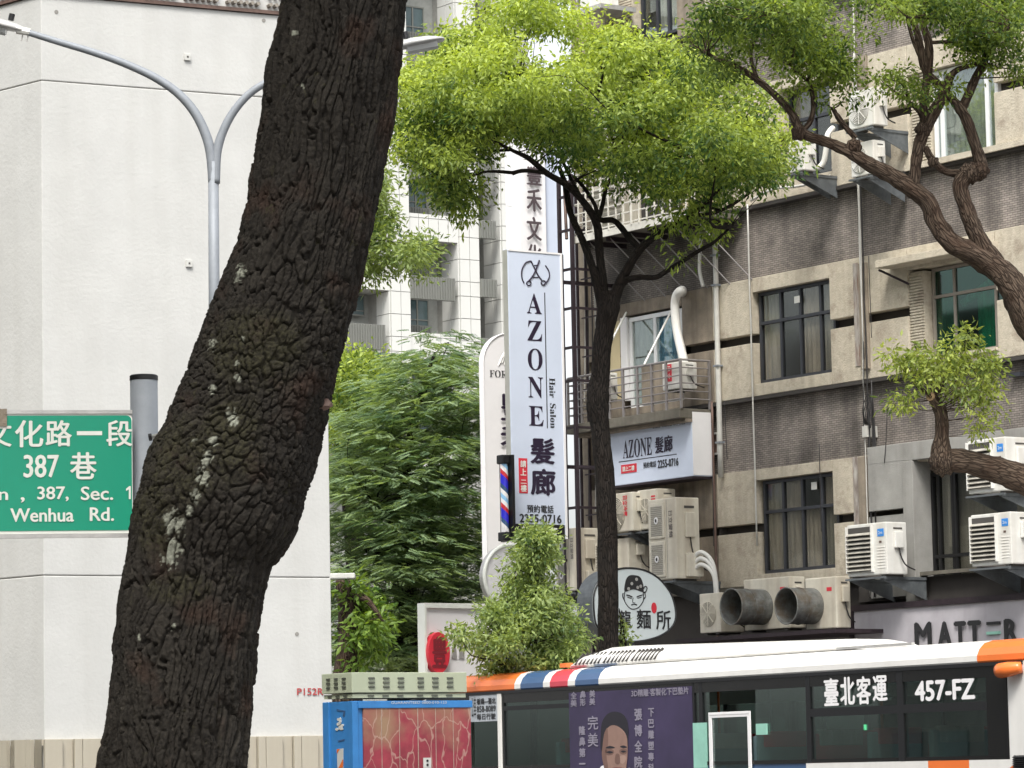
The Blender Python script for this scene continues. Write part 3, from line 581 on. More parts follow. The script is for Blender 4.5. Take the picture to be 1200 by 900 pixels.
    if stand:
        for xx in (x0 + .1, x1 - .1):
            q = BD.part('ac_bracket', MB().box(xx - .02, xx + .02, y - .05, -.001, z0 - .045, z0 - .001), 'bracket')
            BD.part('bracket_brace', MB().ext([(y - .04, z0 - .046), (-.002, z0 - .35), (-.002, z0 - .046)][::-1], xx - .006, xx + .006), 'bracket', q)
        BD.part('ac_tray', B(x0, x1, y - .06, y - .02, z0 - .03, z0 - .002), 'bracket')
    return T, (x0, x1, y, dp, z0, z1)
ac(994, 1025, 1040, 101, 148, .75, 'white air conditioner with round fan on the upper bracket beside the white-framed window')
ac(997, 1024, 1038, 163, 205, .7, 'lower white air conditioner directly beneath the one beside the white-framed window')
ac(924, 942, 957, 162, 201, .75, 'white air conditioner half hidden by lime leaves with a curved white pipe at its right')
ac(993, 1040, 1063, 611, 675, .85, 'louvred white air conditioner left of the dark shop window, over the grey shop sign', 'louvre', logo='blue')
ac(1134, 1180, 1212, 511, 577, .85, 'upper louvred white air conditioner crossed by the cut tree limb', 'louvre', logo='blue')
ac(1138, 1186, 1216, 599, 663, .85, 'lower louvred white air conditioner below the cut limb at the right edge', 'louvre', logo='blue')
ac(705, 742, 750, 576, 624, .75, 'cream air conditioner with red upright lettering just right of the slim dark trunk', 'fan', 'ac_cream', 'redv')
ac(747, 771, 792, 572, 621, .6, 'cream air conditioner with a small red badge behind the tall two-fan unit', 'fan', 'ac_cream', 'redh')
ac(700, 737, 760, 630, 672, .75, 'cream air conditioner above the round noodle sign, beside the slim dark trunk', 'louvre', 'ac_cream', stand=False)
TT, q = ac(760, 794, 820, 582, 680, .95, 'tall cream two-fan air conditioner over the right shoulder of the round noodle sign', 'double', 'ac_cream')
x0, x1, y, dp, z0, z1 = q
for k_ in range(3): BD.part('refrigerant_pipe', MB().tube([(x1 + .02, y + .3, z0 + .15 + .1 * k_), (x1 + .2, y + .35, z0 + .25 + .1 * k_), (x1 + .38, y + .45, z0 + .05 + .08 * k_), (x1 + .35 + .03 * k_, y + .5, z0 - .5)], .035, 8, smooth=6), 'pvc_white', smooth=True)
ac(651, 676, 704, 618, 694, 1.0, 'tall cream two-fan air conditioner left of the slim dark trunk under the hair salon sign', 'double', 'ac_cream')
ac(820, 845, 872, 694, 743, 1.0, 'small cream air conditioner with a round grille left of the two metal ducts', 'fan', 'ac_cream', stand=False)
def ducted(xl, xc, xr, yt, yb, cx, cy, r, L, label):
    T, (x0, x1, y, dp, z0, z1) = ac(xl, xc, xr, yt, yb, .62, label, 'plain', 'ac_cream', stand=False)
    dx, dz = FAC.hit(cx, cy, .62 + L)
    n = 36; q = [(dx + r * math.cos(2 * math.pi * i / n), dz + r * math.sin(2 * math.pi * i / n)) for i in range(n)]; qi = [(dx + (a - dx) * .965, dz + (b - dz) * .965) for a, b in q]
    vs = [(a, y, b) for a, b in q] + [(a, y - L, b) for a, b in q] + [(a, y - L, b) for a, b in qi] + [(a, y - .01, b) for a, b in qi]
    fs = [(k * n + i, k * n + (i + 1) % n, (k + 1) * n + (i + 1) % n, (k + 1) * n + i) for k in range(3) for i in range(n)]
    d = T.part('duct', MB().add(vs, fs), 'duct_metal'); d.data.polygons.foreach_set('use_smooth', [False] * len(d.data.polygons))
    T.part('duct_seam', MB().tube([(dx + (r + .004) * math.cos(2 * math.pi * i / n), y - L * .55, dz + (r + .004) * math.sin(2 * math.pi * i / n)) for i in range(n + 1)], .007, 5, cap=False), 'duct_metal', d)
    T.part('duct_rim', MB().tube([(dx + r * math.cos(2 * math.pi * i / n), y - L, dz + r * math.sin(2 * math.pi * i / n)) for i in range(n + 1)], .012, 6, cap=False), 'duct_metal', d)
    T.part('fan_hub', MB().prism(disc(dx, dz, .07, .07, 16), y - .05, y - .012), 'ac_dark', d)
    for i in range(5): a = i * 2 * math.pi / 5; T.part('fan_blade', MB().prism(ccw([(dx + .06 * math.cos(a), dz + .06 * math.sin(a)), (dx + r * .85 * math.cos(a - .3), dz + r * .85 * math.sin(a - .3)), (dx + r * .85 * math.cos(a + .35), dz + r * .85 * math.sin(a + .35))]), y - .04, y - .03), 'ac_dark', d)
    T.part('label', B(x1 - .22, x1 - .1, y - .004, y - .001, z1 - .22, z1 - .16), 'red_print'); return T
ac(776, 797, 817, 423, 457, .55, 'white air conditioner with a red upright label standing on the railed balcony', 'plain', 'ac_white', stand=False, group=None)
_ba = [o for o in COL.objects if o.name.startswith('air_conditioner')][-1]
ac(690, 712, 722, 436, 470, .6, 'white air conditioner at the left end of the railed balcony, beside the slim trunk', 'fan', 'ac_white', stand=False, group=None)
ducted(872, 926, 944, 675, 738, 857, 711, .28, .62, 'cream air conditioner blowing through the left one of two round metal ducts')
ducted(944, 981, 997, 675, 738, 921.5, 710, .28, .52, 'cream air conditioner blowing through the right one of two round metal ducts')
a, b, c, d = rct(812, 1000, 743, 752, .9); BD.part('unit_shelf', B(a, b, -1.25, -.001, d - .06, d), 'steel_purple')

# ---------------------------------------------------------------- signs on the old building
def SB(xl, xr, yt, yb, w): return FAC.rect(xl, xr, yt, yb, w)
a, b, c, d = SB(708, 811.5, 492, 564, .42)
zt_ = FAC.hit(811, 481, .42)[1]; zb_ = FAC.hit(811, 558, .42)[1]
HS = Thing('salon_wall_sign', 'pale blue horizontal hair salon light box under the balcony', 'sign', FAC, (a, -.42, zb_))
HS.part('light_box', B(a, b, -.42, -.001, zb_, zt_), 'sign_face', bevel=.01)
HS.part('end_plate', B(b + .001, b + .012, -.415, -.03, zb_ + .02, zt_ - .02), 'plain_white'); HS.part('bottom_trim', B(a, b, -.43, -.02, zb_ - .035, zb_ - .002), 'steel_purple')
def ht(st, xl, xr, yt, yb, m='ink', **k): q = SB(xl, xr, yt, yb, .424); HS.text(st, q[0], q[1], q[2], q[3], -.423, m, **k)
ht('\U0001D400\U0001D419\U0001D40E\U0001D40D\U0001D404', 730, 764, 514, 535.5, 'ink'); ht('髮廊', 768, 788, 511, 530, 'ink', bold=.008)
ht('\U0001D407\U0001D41A\U0001D422\U0001D42B \U0001D412\U0001D41A\U0001D425\U0001D428\U0001D427 新月店', 765, 803, 493, 500, 'ink_black'); ht('預約電話', 754, 769, 541, 548, 'ink_black', bold=.002); ht('2255-0716', 771, 795, 538, 547, 'ink_black', bold=.005)
q = SB(728, 746, 544, 554, .424); rr = HS.part('red_tag', B(q[0], q[1], -.428, -.4205, q[2], q[3]), 'red_print'); HS.text('請上二樓', q[0] + .05, q[1] - .05, q[2] + .03, q[3] - .03, -.4285, 'sign_white', rr, bold=.003)
q0, q1 = SB(725, 793, 536, 537.2, .424), 0; HS.part('rule_line', B(q0[0], q0[1], -.425, -.4205, q0[2], q0[2] + .012), 'ink_black')
# grey shop sign
a, b, c, d = SB(1001, 1330, 706, 752, .3); zt_ = FAC.hit(1100, 709.5, .3)[1]
MS = Thing('shop_sign', 'long grey stone-look shop sign with dark capitals above the bus roof', 'sign', FAC, (a, -.3, zt_ - 1.0))
MS.part('board', B(a, b, -.3, .1, zt_ - 1.0, zt_), 'shop_sign'); MS.part('top_trim', B(a - .03, b, -.34, .1, zt_ + .002, zt_ + .09), 'steel_purple'); MS.part('side_trim', B(a - .08, a - .002, -.34, .1, zt_ - 1.0, zt_), 'steel_purple')
for ch, xl, xr, yt, yb in (('M', 1073, 1091, 730, 757), ('A', 1100, 1114.5, 729, 757), ('T', 1119.5, 1131.5, 729, 757), ('T', 1135.5, 1149, 728, 757), ('R', 1178, 1191.5, 726, 752)):
    q = SB(xl, xr, yt, yb, .33); MS.text(ch, q[0], q[1], q[2], q[3], -.315, 'ink_black', bold=.024, thick=.02)
for yt, m in ((728.5, 'ink_black'), (740, 'mint'), (751, 'ink_black')): q = SB(1156, 1171, yt, yt + 3.4, .33); MS.part('letter_bar', B(q[0], q[1], -.335, -.3005, q[2], q[3]), m)
a, b, c, d = SB(1001, 1076, 690, 703, .1); BD.part('dark_recess', B(a, b, .0, .1, c, zb[2][0]), 'dark_wall')

# ---------------------------------------------------------------- signs standing out from the facade, facing the camera
def face_thing(name, label, cat, px, Y, z, group=None):
    fr = at_frame(px, Y, V); return fr, Thing(name, label, cat, fr, (0, 0, z), group)
AZ = at_frame(598, 58.6, V)
a, b, c, d = AZ.rect(598, 661, 294.5, 631)
dth = max(.15, min(.6, AZ.hity(593.5, 460, a)[0] - 0)); 
AS = Thing('salon_blade_sign', 'tall pale blue upright hair salon sign with scissors emblem and phone number', 'sign', AZ, ((a + b) / 2, 0, c))
zt_ = d
dth = min(dth, .36)
AS.part('light_box', B(a, b, 0, dth, c, d), 'sign_face', bevel=.012)
AS.part('side_cover', B(a - .006, a - .001, .01, dth - .01, c + .01, d - .01), 'sign_side'); AS.part('edge_trim', MB().box(b - .03, b + .01, -.012, -.001, c, d).box(a, b - .03, -.012, -.001, d - .03, d), 'plain_white'); AS.part('edge_trim', B(b + .011, b + .04, -.01, dth - .02, c, d - .02), 'steel_purple')
AS.part('cross_arm', B(b + .041, b + 1.4, .1, .16, d - .5, d - .44), 'steel_purple'); AS.part('cross_arm', B(b + .041, b + 1.4, .1, .16, c + 1.2, c + 1.26), 'steel_purple')
def at(st, xl, xr, yt, yb, m='ink', **k): q = AZ.rect(xl, xr, yt, yb); return AS.text(st, q[0], q[1], q[2], q[3], -.001, m, **k)
for ch, yt, yb in (('\U0001D400', 344, 367.5), ('\U0001D419', 376, 399.5), ('\U0001D40E', 408.5, 434), ('\U0001D40D', 442, 466.5), ('\U0001D404', 476, 499)):
    sh = (yt - 344) * .018; at(ch, 617.2 + sh, 634.5 + sh, yt, yb)
at('髮', 622, 649, 514, 543, bold=.018); at('廊', 622.5, 650, 550, 580, bold=.018)
at('預約電話', 617.5, 648.5, 592, 601, 'ink_black', bold=.003); at('2255-0716', 609, 657.5, 603, 612.5, 'ink_black', bold=.007)
at('\U0001D407\U0001D41A\U0001D422\U0001D42B', 643.5, 650.5, 443, 466, 'ink_black', rot=1); at('\U0001D412\U0001D41A\U0001D425\U0001D428\U0001D427', 644.5, 651.5, 473, 502, 'ink_black', rot=1)
q = AZ.rect(639.3, 640.3, 343, 502); AS.part('rule_line', B(q[0], q[1], -.004, -.0005, q[2], q[3]), 'ink_black')
q = AZ.rect(608, 618, 537, 578); rr = AS.part('red_tag', B(q[0], q[1], -.006, -.0005, q[2], q[3]), 'red_print')
for i, ch in enumerate('請上二樓'): z1_ = q[3] - .04 - i * (q[3] - q[2] - .04) / 4; AS.text(ch, q[0] + .03, q[1] - .03, z1_ - .11, z1_ - (.05 if ch == '二' else 0), -.0065, 'sign_white', rr, bold=.004)
q = AZ.rect(602, 661.5, 614.5, 632); pl = AS.part('name_plate', B(q[0], b, -.008, -.0125 + .005, q[2], q[3]) if 0 else B(q[0], q[1], -.014, -.0005, q[2], q[3]), 'black'); 
q = AZ.rect(610, 652, 617, 630); AS.text('新月店', q[0], q[1], q[2], q[3], -.015, 'sign_white', pl, bold=.01)
# scissors emblem
def zpt(px, py): x, z = AZ.hit(px, py); return (x, -.006, z)
em = []
for pts, r in (([(622, 306), (616, 308), (611.5, 316), (611.5, 326), (614, 332)], .012), ([(622, 306), (626, 314), (630, 322), (635, 329)], .014), ([(632, 305), (629, 313), (625, 322), (619, 330)], .014),
               ([(639, 311), (643, 318), (643.5, 325), (640, 331), (637, 334)], .012)):
    AS.part('emblem', MB().tube([zpt(*p) for p in pts], r, 5, smooth=5), 'ink')
for cx, cy in ((619.5, 332), (636.5, 331.5)): AS.part('emblem', MB().tube([zpt(cx + 2.6 * math.cos(t * .5236), cy + 2.6 * math.sin(t * .5236)) for t in range(13)], .011, 5), 'ink')
AS.part('emblem', MB().tube([zpt(624, 325), zpt(631, 325)], .008, 5), 'ink'); AS.part('emblem', MB().tube([zpt(626, 311), zpt(630.5, 311)], .008, 5), 'ink')
# barber pole at the left side of the blade sign
BP = at_frame(594, 58.2, V); a, b, c, d = BP.rect(590, 600, 533, 634)
T = Thing('barber_pole', 'barber pole striped blue, red and white at the left edge of the salon sign', 'barber pole', BP, ((a + b) / 2, 0, c))
m_ = (a + b) / 2 - .02; T.part('back_plate', B(m_ + .07, b + .02, -.06, .3, c, d), 'black'); T.part('cap', B(m_ - .085, m_ + .069, -.02, .16, d - .15, d), 'black', bevel=.02); T.part('cap', B(m_ - .085, m_ + .069, -.02, .16, c, c + .15), 'black', bevel=.02)
hh = d - c - .3; n = 40; r = .07
for k_ in range(14):
    cols = ['plain_white', 'bus_blue', 'blue_pole', 'blue_pole', 'bus_red_pole', 'plain_white', 'light_blue']
    vs = []; fs = []
    for i in range(17):
        t = math.pi * (i / 16); base = c + .15 + hh * (k_ - .0) / 14
        for up in (0, 1):
            zz = base + up * hh / 14 - .10 * (i / 8 - 1)
            vs.append((m_ - r * math.cos(t), .07 - r * math.sin(t), min(max(zz, c + .15), d - .15)))
    fs = [(2 * i, 2 * i + 2, 2 * i + 3, 2 * i + 1) for i in range(16)]
    T.part('stripe', MB().add(vs, fs), {'blue_pole': 'pole_blue', 'bus_red_pole': 'pole_red', 'light_blue': 'pole_light'}.get(cols[k_ % 7], cols[k_ % 7]))
T.part('core', MB().tube([(m_, .07, c + .15), (m_, .07, d - .15)], r * .9, 12), 'plain_white')
# white arched pylon behind
PY = at_frame(600, 66, V); xl_, zt0 = PY.hit(567.5, 500)[0], PY.hit(600, 391)[1]; xr_ = PY.hit(630, 500)[0]; zbm = PY.hit(590, 662)[1]
w2 = (xr_ - xl_) / 2; cx = (xl_ + xr_) / 2; zarc = PY.hit(563, 425)[1]; pts = [(xl_, zbm), (xr_, zbm)] + [(cx + w2 * math.cos(t), zarc + (zt0 - zarc) * math.sin(t)) for t in [math.pi * i / 20 for i in range(21)]]
T = Thing('arched_sign', 'white arch-topped upright sign half hidden behind the pale blue salon sign', 'sign', PY, (cx, 0, zbm))
T.part('board', MB().prism(pts, 0, .14), 'plain_white'); e = .93
T.part('rim', MB().tube([(p[0], -.005, p[1]) for p in pts[1:] + [pts[0]]], .014, 6), 'plain_white')
def pt(st, xl, xr, yt, yb, m, **k): q = PY.rect(xl, xr, yt, yb); T.text(st, q[0], q[1], q[2], q[3], -.004, m, **k)
pt('\U0001D405\U0001D40E\U0001D411', 573.5, 594, 434, 442.5, 'ink_black'); pt('豐', 586.5, 616, 462, 493, 'ink', bold=.02, thick=.03); pt('禾', 586, 616, 499, 525, 'ink', bold=.02, thick=.03)
for k_ in range(5): cxx, cyy = 588 + k_ * 2.2, 421 - 3 * math.sin(k_); qx, qz = PY.hit(cxx, cyy); T.part('emblem', MB().tube([(qx - .08, -.01, qz - .12), (qx, -.01, qz + .04 + .03 * k_), (qx + .08, -.01, qz - .03)], .012, 5, smooth=4), 'alu_rim')
T.part('post', B(cx - .15, cx + .15, .15, .3, .0, zbm), 'galv')
# white upright sign with four characters, top hidden by leaves
UP = at_frame(625, 70, V); a, b, c, d = UP.rect(610, 640, 130, 420)
T = Thing('culture_sign', 'tall white sign with brown characters between the tiled block and the steel lattice', 'sign', UP, ((a + b) / 2, 0, c))
T.part('board', B(a, b, 0, .5, c, d), 'plain_white'); dd = .9
sf = FAC; mb = MB(); 
for i in range(5): mb.box(b + .002, b + .03, .02 + i * .1, .09 + i * .1, c, d)
T.part('side_rib_panel', mb, 'sign_face2'); T.part('side_panel', B(b + .031, b + .42, .1, .5, c, d), 'sign_face')
for ch, yt, yb in (('豐', 196, 217), ('禾', 222, 248), ('文', 255, 282), ('化', 287, 312)): q = UP.rect(616, 632.5, yt, yb); T.text(ch, q[0], q[1], q[2], q[3], -.02, 'brown_frame' if 0 else 'char_brown', bold=.014, thick=.03)
T.part('post', B(a + .2, a + .5, .1, .4, 0, c - .002), 'galv')
# round blank sign and square white sign with red seal
RS = at_frame(598, 57.5, V); cx, cz = RS.hit(598, 676); r = RS.hit(598, 639)[1] - cz
T = Thing('round_sign', 'round white blank sign with raised rim behind the young bushy tree', 'sign', RS, (cx, 0, cz - r))
T.part('disc', MB().prism(disc(cx, cz, r * .96, r * .96, 48), -.012, -.002), 'plain_white'); T.part('rim', MB().tube([(cx + r * math.cos(t * math.pi / 24), -.01, cz + r * math.sin(t * math.pi / 24)) for t in range(49)], .035, 8, cap=False), 'sign_white', smooth=True)
T.part('side_band', MB().tube([(cx, 0, cz), (cx, .14, cz)], r, 48), 'alu_rim', smooth=False)
T.part('post', B(cx - .06, cx + .06, .1, .2, 0, cz - r + .02), 'galv')
WS = at_frame(530, 64, V); a, b, c, d = WS.rect(497, 590, 713, 800); c = 0.3
T = Thing('seal_sign', 'white sign cabinet with a raised red oval seal behind the cabinet and bus', 'sign', WS, ((a + b) / 2, 0, c))
T.part('board', B(a + .05, b, .03, .18, c, d), 'plain_white'); T.part('frame', MB().box(a, b, -.03, .2, d + .001, d + .09).box(a, a + .049, -.03, .2, c, d), 'sign_white')
cx, cz = WS.hit(510.5, 765); rx = WS.hit(523, 765)[0] - cx; rz = WS.hit(510, 741)[1] - cz
T.part('red_seal', MB().prism(disc(cx, cz, rx, rz, 40), -.12, .028), 'red_print'); T.text('豊', cx - rx * .62, cx + rx * .62, cz - rz * .72, cz + rz * .75, -.122, 'seal_dark', bold=.02)
for k_ in range(2): T.part('mark', MB().prism([(cx + .35 + k_ * .16, cz - .1), (cx + .47 + k_ * .16, cz - .1), (cx + .41 + k_ * .16, cz + .35)], .005, .029), 'alu_rim')
# noodle shop sign
NS = at_frame(742, 54.6, V)
outl = [(697, 726), (695.5, 700), (701, 683), (712, 672), (727, 666.5), (742, 666), (757, 669), (772, 678), (785, 694), (791, 712), (791, 727), (784, 738), (771, 746), (752, 751), (733, 751.5), (714, 746), (702, 737)]
lo = ccw(PX(NS, outl, 0)); cx, cz = NS.hit(742, 752)
def smooth_loop(p, n=4):
    o = []; L = len(p)
    for i in range(L):
        a, b, c, d = [Vector(p[(i + j) % L]) for j in (-1, 0, 1, 2)]
        for j in range(n): t = j / n; o.append(tuple(.5 * ((2 * b) + (c - a) * t + (2 * a - 5 * b + 4 * c - d) * t * t + (3 * b - a - 3 * c + d) * t ** 3)))
    return o
lo = smooth_loop(lo)
T = Thing('noodle_sign', 'pebble-shaped white noodle shop sign with a drawn face in a spotted headscarf', 'sign', NS, (cx, 0, cz))
T.part('face_board', MB().prism(lo, 0, .03), 'noodle_white'); T.part('side_shell', MB().prism([((p[0] - cx) * 1.012 + cx, (p[1] - cz) * 1.012 + cz) for p in lo], .031, .42), 'bracket')
T.part('rim', MB().tube([(p[0], -.002, p[1]) for p in lo + [lo[0]]], .016, 5), 'ink_black')
def nl(pts, r=.008, m='ink_black', name='drawn_line'): T.part(name, MB().tube([(*NS.hit(*p)[:1], -.004, NS.hit(*p)[1]) for p in pts], r, 5, smooth=4), m)
sc = lambda x, y: (650 + x / 4.5, 560 + y / 4.5)
T.part('headscarf', MB().prism(ccw(smooth_loop(PX(NS, [sc(370, 600), sc(370, 560), sc(380, 528), (738, 674.2), sc(420, 513), sc(448, 522), sc(464, 555), sc(468, 590), sc(462, 602), sc(415, 588)], 0))), -.008, -.001), 'ink_black')
for x, y in ((405, 558), (430, 535), (452, 572), (388, 585), (436, 578)): qx, qz = NS.hit(*sc(x, y)); T.part('spot', MB().prism(disc(qx, qz, .026, .026, 12), -.012, -.0085), 'alu_rim')
nl([sc(*p) for p in ((369, 600), (366, 640), (378, 668), (398, 688), (418, 692), (440, 684), (458, 664), (468, 640), (466, 600))]); nl([sc(*p) for p in ((360, 608), (358, 625), (366, 645))]); nl([sc(*p) for p in ((474, 606), (478, 625), (470, 640))])
nl([sc(*p) for p in ((378, 618), (395, 622), (408, 628))], .01); nl([sc(*p) for p in ((432, 628), (446, 622), (462, 617))], .01); nl([sc(*p) for p in ((384, 630), (404, 635))], .007); nl([sc(*p) for p in ((436, 635), (456, 630))], .007); nl([sc(*p) for p in ((414, 632), (410, 655), (424, 658))], .005); nl([sc(*p) for p in ((404, 670), (418, 666), (432, 670))], .01)
nl([sc(*p) for p in ((468, 585), (476, 572), (486, 580), (480, 600), (470, 604))], .01)
def ntx(st, a_, b_, c_, d_, m, **k): q = NS.rect(*(sc(a_, 0)[0], sc(b_, 0)[0], sc(0, c_)[1], sc(0, d_)[1])); T.text(st, q[0], q[1], q[2], q[3], -.003, m, **k)
ntx('龍', 338, 400, 700, 790, 'ink_black', bold=.006); ntx('麵', 432, 505, 695, 795, 'ink_black', bold=.006); ntx('所', 535, 610, 700, 800, 'ink_black', bold=.006)
qx, qz = NS.hit(*sc(523, 686)); T.part('red_seal', MB().prism(disc(qx, qz, .05, .085, 20), -.008, -.001), 'red_print')
T.part('post', MB().tube([(cx + .1, .2, 0), (cx + .1, .2, cz + .05)], .06, 8), 'galv')
# steel lattice between blade sign and building
LT = Thing('steel_lattice', 'dark steel lattice frame rising beside the pale blue salon sign', 'frame', FAC, (SL - .6, -1.0, 0))
def lpt(px, py, w): q = FAC.hit(px, py, w); return (q[0], -w, q[1])
xA = FAC.hit(659.5, 450, 1.0)[0]; xB = FAC.hit(674, 450, 1.0)[0]; xC = FAC.hit(679, 450, .4)[0]; xD = FAC.hit(689, 450, .3)[0]
zt_ = FAC.hit(665, 205, 1.0)[1]
for x, w, r in ((xA, 1.0, .028), (xB, 1.0, .03), (xC, .4, .02), (xD, .3, .018)): LT.part('upright', B(x - r, x + r, -w - r, -w + r, .15, zt_), 'steel_purple')
for py in (230, 270, 316, 362, 408, 447, 502, 548, 596):
    z = FAC.hit(665, py, 1.0)[1]; LT.part('rung', B(xA, xB, -1.02, -.98, z - .022, z + .022), 'steel_purple'); z2 = z - .08
    LT.part('rung', B(xB, xD, -.41, -.39, z2 - .012, z2 + .012), 'steel_purple'); LT.part('tie', B(xB - .02, xB + .02, -.97, -.42, z - .02, z + .02), 'steel_purple')
for k_, (p, q) in enumerate((((686, 250, .3), (690, 610, .3)), ((683, 250, .25), (685, 470, .3)), ((693, 320, .2), (692, 500, .2)), ((697, 340, .2), (698, 600, .1)))):
    LT.part('cable', MB().tube([lpt(*p), lpt((p[0] + q[0]) / 2 + 2, (p[1] + q[1]) / 2, p[2]), lpt(*q)], .012, 5, smooth=6), 'pvc' if k_ % 2 else 'cable')
LT.part('pipe', MB().tube([lpt(664, 280, .8), lpt(661, 215, .6), (xA + .3, -.3, zt_ + .2)], .03, 6), 'rust_pipe')
# ---------------------------------------------------------------- bus
BU = at_frame(1190, 40, (math.sin(R(29.4)), -math.cos(R(29.4))))
bx0, bx1 = BU.hit(497, 890)[0], BU.hit(1222, 890)[0]
zg1 = BU.hit(1060, 783)[1]; zg0 = BU.hit(1060, 892)[1]; zc = BU.hit(886, 768)[1]; WB = 2.5
mx_ = (bx0 + bx1) / 2
BS = Thing('city_bus', 'orange and white city bus with dark windows and a purple advertisement on its side', 'bus', BU, (mx_, WB / 2, 0))
def br(xl, xr, yt, yb, w=0.): return BU.rect(xl, xr, yt, yb, w)
BS.part('lower_body', B(bx0 + .1, bx1 - .1, 0, WB, .32, zg0 - .17), 'bus_white', bevel=.03)
xa, xb = BU.hit(945, 895)[0], BU.hit(1180, 895)[0]
BS.part('sill_band', B(bx0 + .12, xa, .01, .2, zg0 - .168, zg0 - .002), 'bus_blue')
x1_ = BU.hit(1088, 896)[0]; x2_ = BU.hit(1136, 896)[0]
BS.part('sill_band', B(xa, x1_, -.004, .2, zg0 - .168, zg0 - .002), 'bus_white'); BS.part('sill_band', B(x1_ + .001, x2_, -.005, .2, zg0 - .168, zg0 - .002), 'bus_orange'); BS.part('sill_band', B(x2_ + .001, bx1 - .12, -.004, .2, zg0 - .168, zg0 - .002), 'bus_white')
BS.part('far_side', B(bx0 + .1, bx1 - .1, WB - .06, WB, zg0 - .168, zg0 + .049), 'bus_white'); BS.part('far_glass', B(bx0 + .1, bx1 - .1, WB - .06, WB - .04, zg0 + .05, zg1 - .25), 'bus_glass'); BS.part('far_side', B(bx0 + .1, bx1 - .1, WB - .06, WB, zg1 - .249, zg1), 'bus_white')
for i in range(8): BS.part('far_post', B(bx0 + 1 + i * 1.7, bx0 + 1.09 + i * 1.7, WB - .1, WB - .061, zg0 + .05, zg1 - .25), 'black')
BS.part('floor', B(bx0 + .2, bx1 - .2, .06, WB - .06, .9, .95), 'bus_inside'); BS.part('ceiling', B(bx0 + .2, bx1 - .2, .06, WB - .08, zg1 + .02, zg1 + .05), 'bus_inside')
BS.part('bulkhead', B(bx0 + .15, bx0 + .2, .06, WB - .06, .95, zg1), 'bus_inside'); BS.part('bulkhead', B(bx1 - .62, bx1 - .56, .06, WB - .06, .95, zg1), 'bus_inside')
xwr = BU.hit(1181, 840)[0]
# white rear corner pillar and orange end
BS.part('rear_pillar', B(xwr + .002, bx1 - .02, 0, .3, zg0 - .168, zg1 + .02), 'bus_white', bevel=.02)
BS.part('rear_panel', B(bx1 - .1, bx1, .05, WB - .05, .4, zg1 + .1), 'bus_orange', bevel=.03); BS.part('front_panel', B(bx0, bx0 + .1, .05, WB - .05, .4, zg1 + .1), 'bus_orange', bevel=.03)
q = PX(BU, [(1180, 903), (1222, 868), (1222, 920), (1180, 920)], 0); BS.part('orange_flash', MB().prism(ccw(q), -.006, -.0005), 'bus_orange')
q = br(1189, 1215, 885, 905); gr = BS.part('vent_grille', louvre(MB().box(q[0], q[1], -.009, -.0065, q[2], q[3]), q[0], q[1], q[2], q[3], -.012, 8, .02), 'black')
# cove: curved roof edge in coloured segments
hc = zc - zg1; prof = [(0, zg1 + .012), (-.012, zg1 + .03), (-.01, zg1 + hc * .35), (.03, zg1 + hc * .65), (.10, zg1 + hc * .88), (.22, zg1 + hc), (.6, zg1 + hc + .012), (.6, zg1 + .012)]
def seg(xl, xr, m, yl=None):
    a = bx0 if xl is None else BU.hit(xl, 799 - (xl - 640) * .04)[0]; b = bx1 if xr is None else BU.hit(xr, 799 - (xr - 640) * .04)[0]
    p = [(y, z) for y, z in prof]; o = BS.part('roof_edge', MB().ext(p[::-1], a, b), m, smooth=False)
    return o
edges = [(None, 603.5, 'bus_orange'), (603.5, 610.5, 'bus_white'), (610.5, 637, 'bus_blue'), (637, 645, 'bus_white'), (645, 666, 'bus_red'), (666, 674.5, 'bus_white'), (674.5, 702, 'bus_blue'), (702, 1146, 'bus_white'), (1146, None, 'bus_orange')]
for a, b, m in edges: seg(a, b, m)
BS.part('roof', MB().ext([(.601, zg1 + .05), (.601, zg1 + hc + .010), (WB / 2, zg1 + hc + .012), (WB - .3, zg1 + hc), (WB, zg1 + hc * .4), (WB, zg1 + .05)][::-1], bx0 + .02, bx1 - .02), 'bus_white')
BS.part('gutter', B(bx0 + .1, bx1 - .3, -.02, .05, zg1 - .03, zg1 + .010), 'black')
# roof pod
pa, pb = BU.hit(664, 778, -.25)[0], BU.hit(1000, 752, -.25)[0]; zp0 = zc + .012; zp1 = BU.hit(886, 744, -.35)[1]
vs = []; rows = [(0, .30, zp0), (.02, .27, zp0 + .03), (.35, .30, zp0 + (zp1 - zp0) * .55), (.9, .42, zp1 - .02), (1.15, .62, zp1), (1.2, WB / 2, zp1 + .02)]
rows[-1] = (1.2, .8, zp1 + .005); full = rows + [(r_[0], 1.6 - r_[1], r_[2]) for r_ in rows[::-1][1:]]
for dx_, yy, zz in full: vs += [(pa + dx_, yy, zz), (pb - dx_ * .6, yy, zp0 + (zz - zp0) * .56)]
n = len(full); fs = [(2 * i, 2 * i + 1, 2 * i + 3, 2 * i + 2) for i in range(n - 1)] + [tuple(2 * i for i in range(n)), tuple(2 * i + 1 for i in range(n - 1, -1, -1))]
pod = BS.part('roof_pod', MB().add(vs, fs), 'bus_white', smooth=False, bevel=.03)
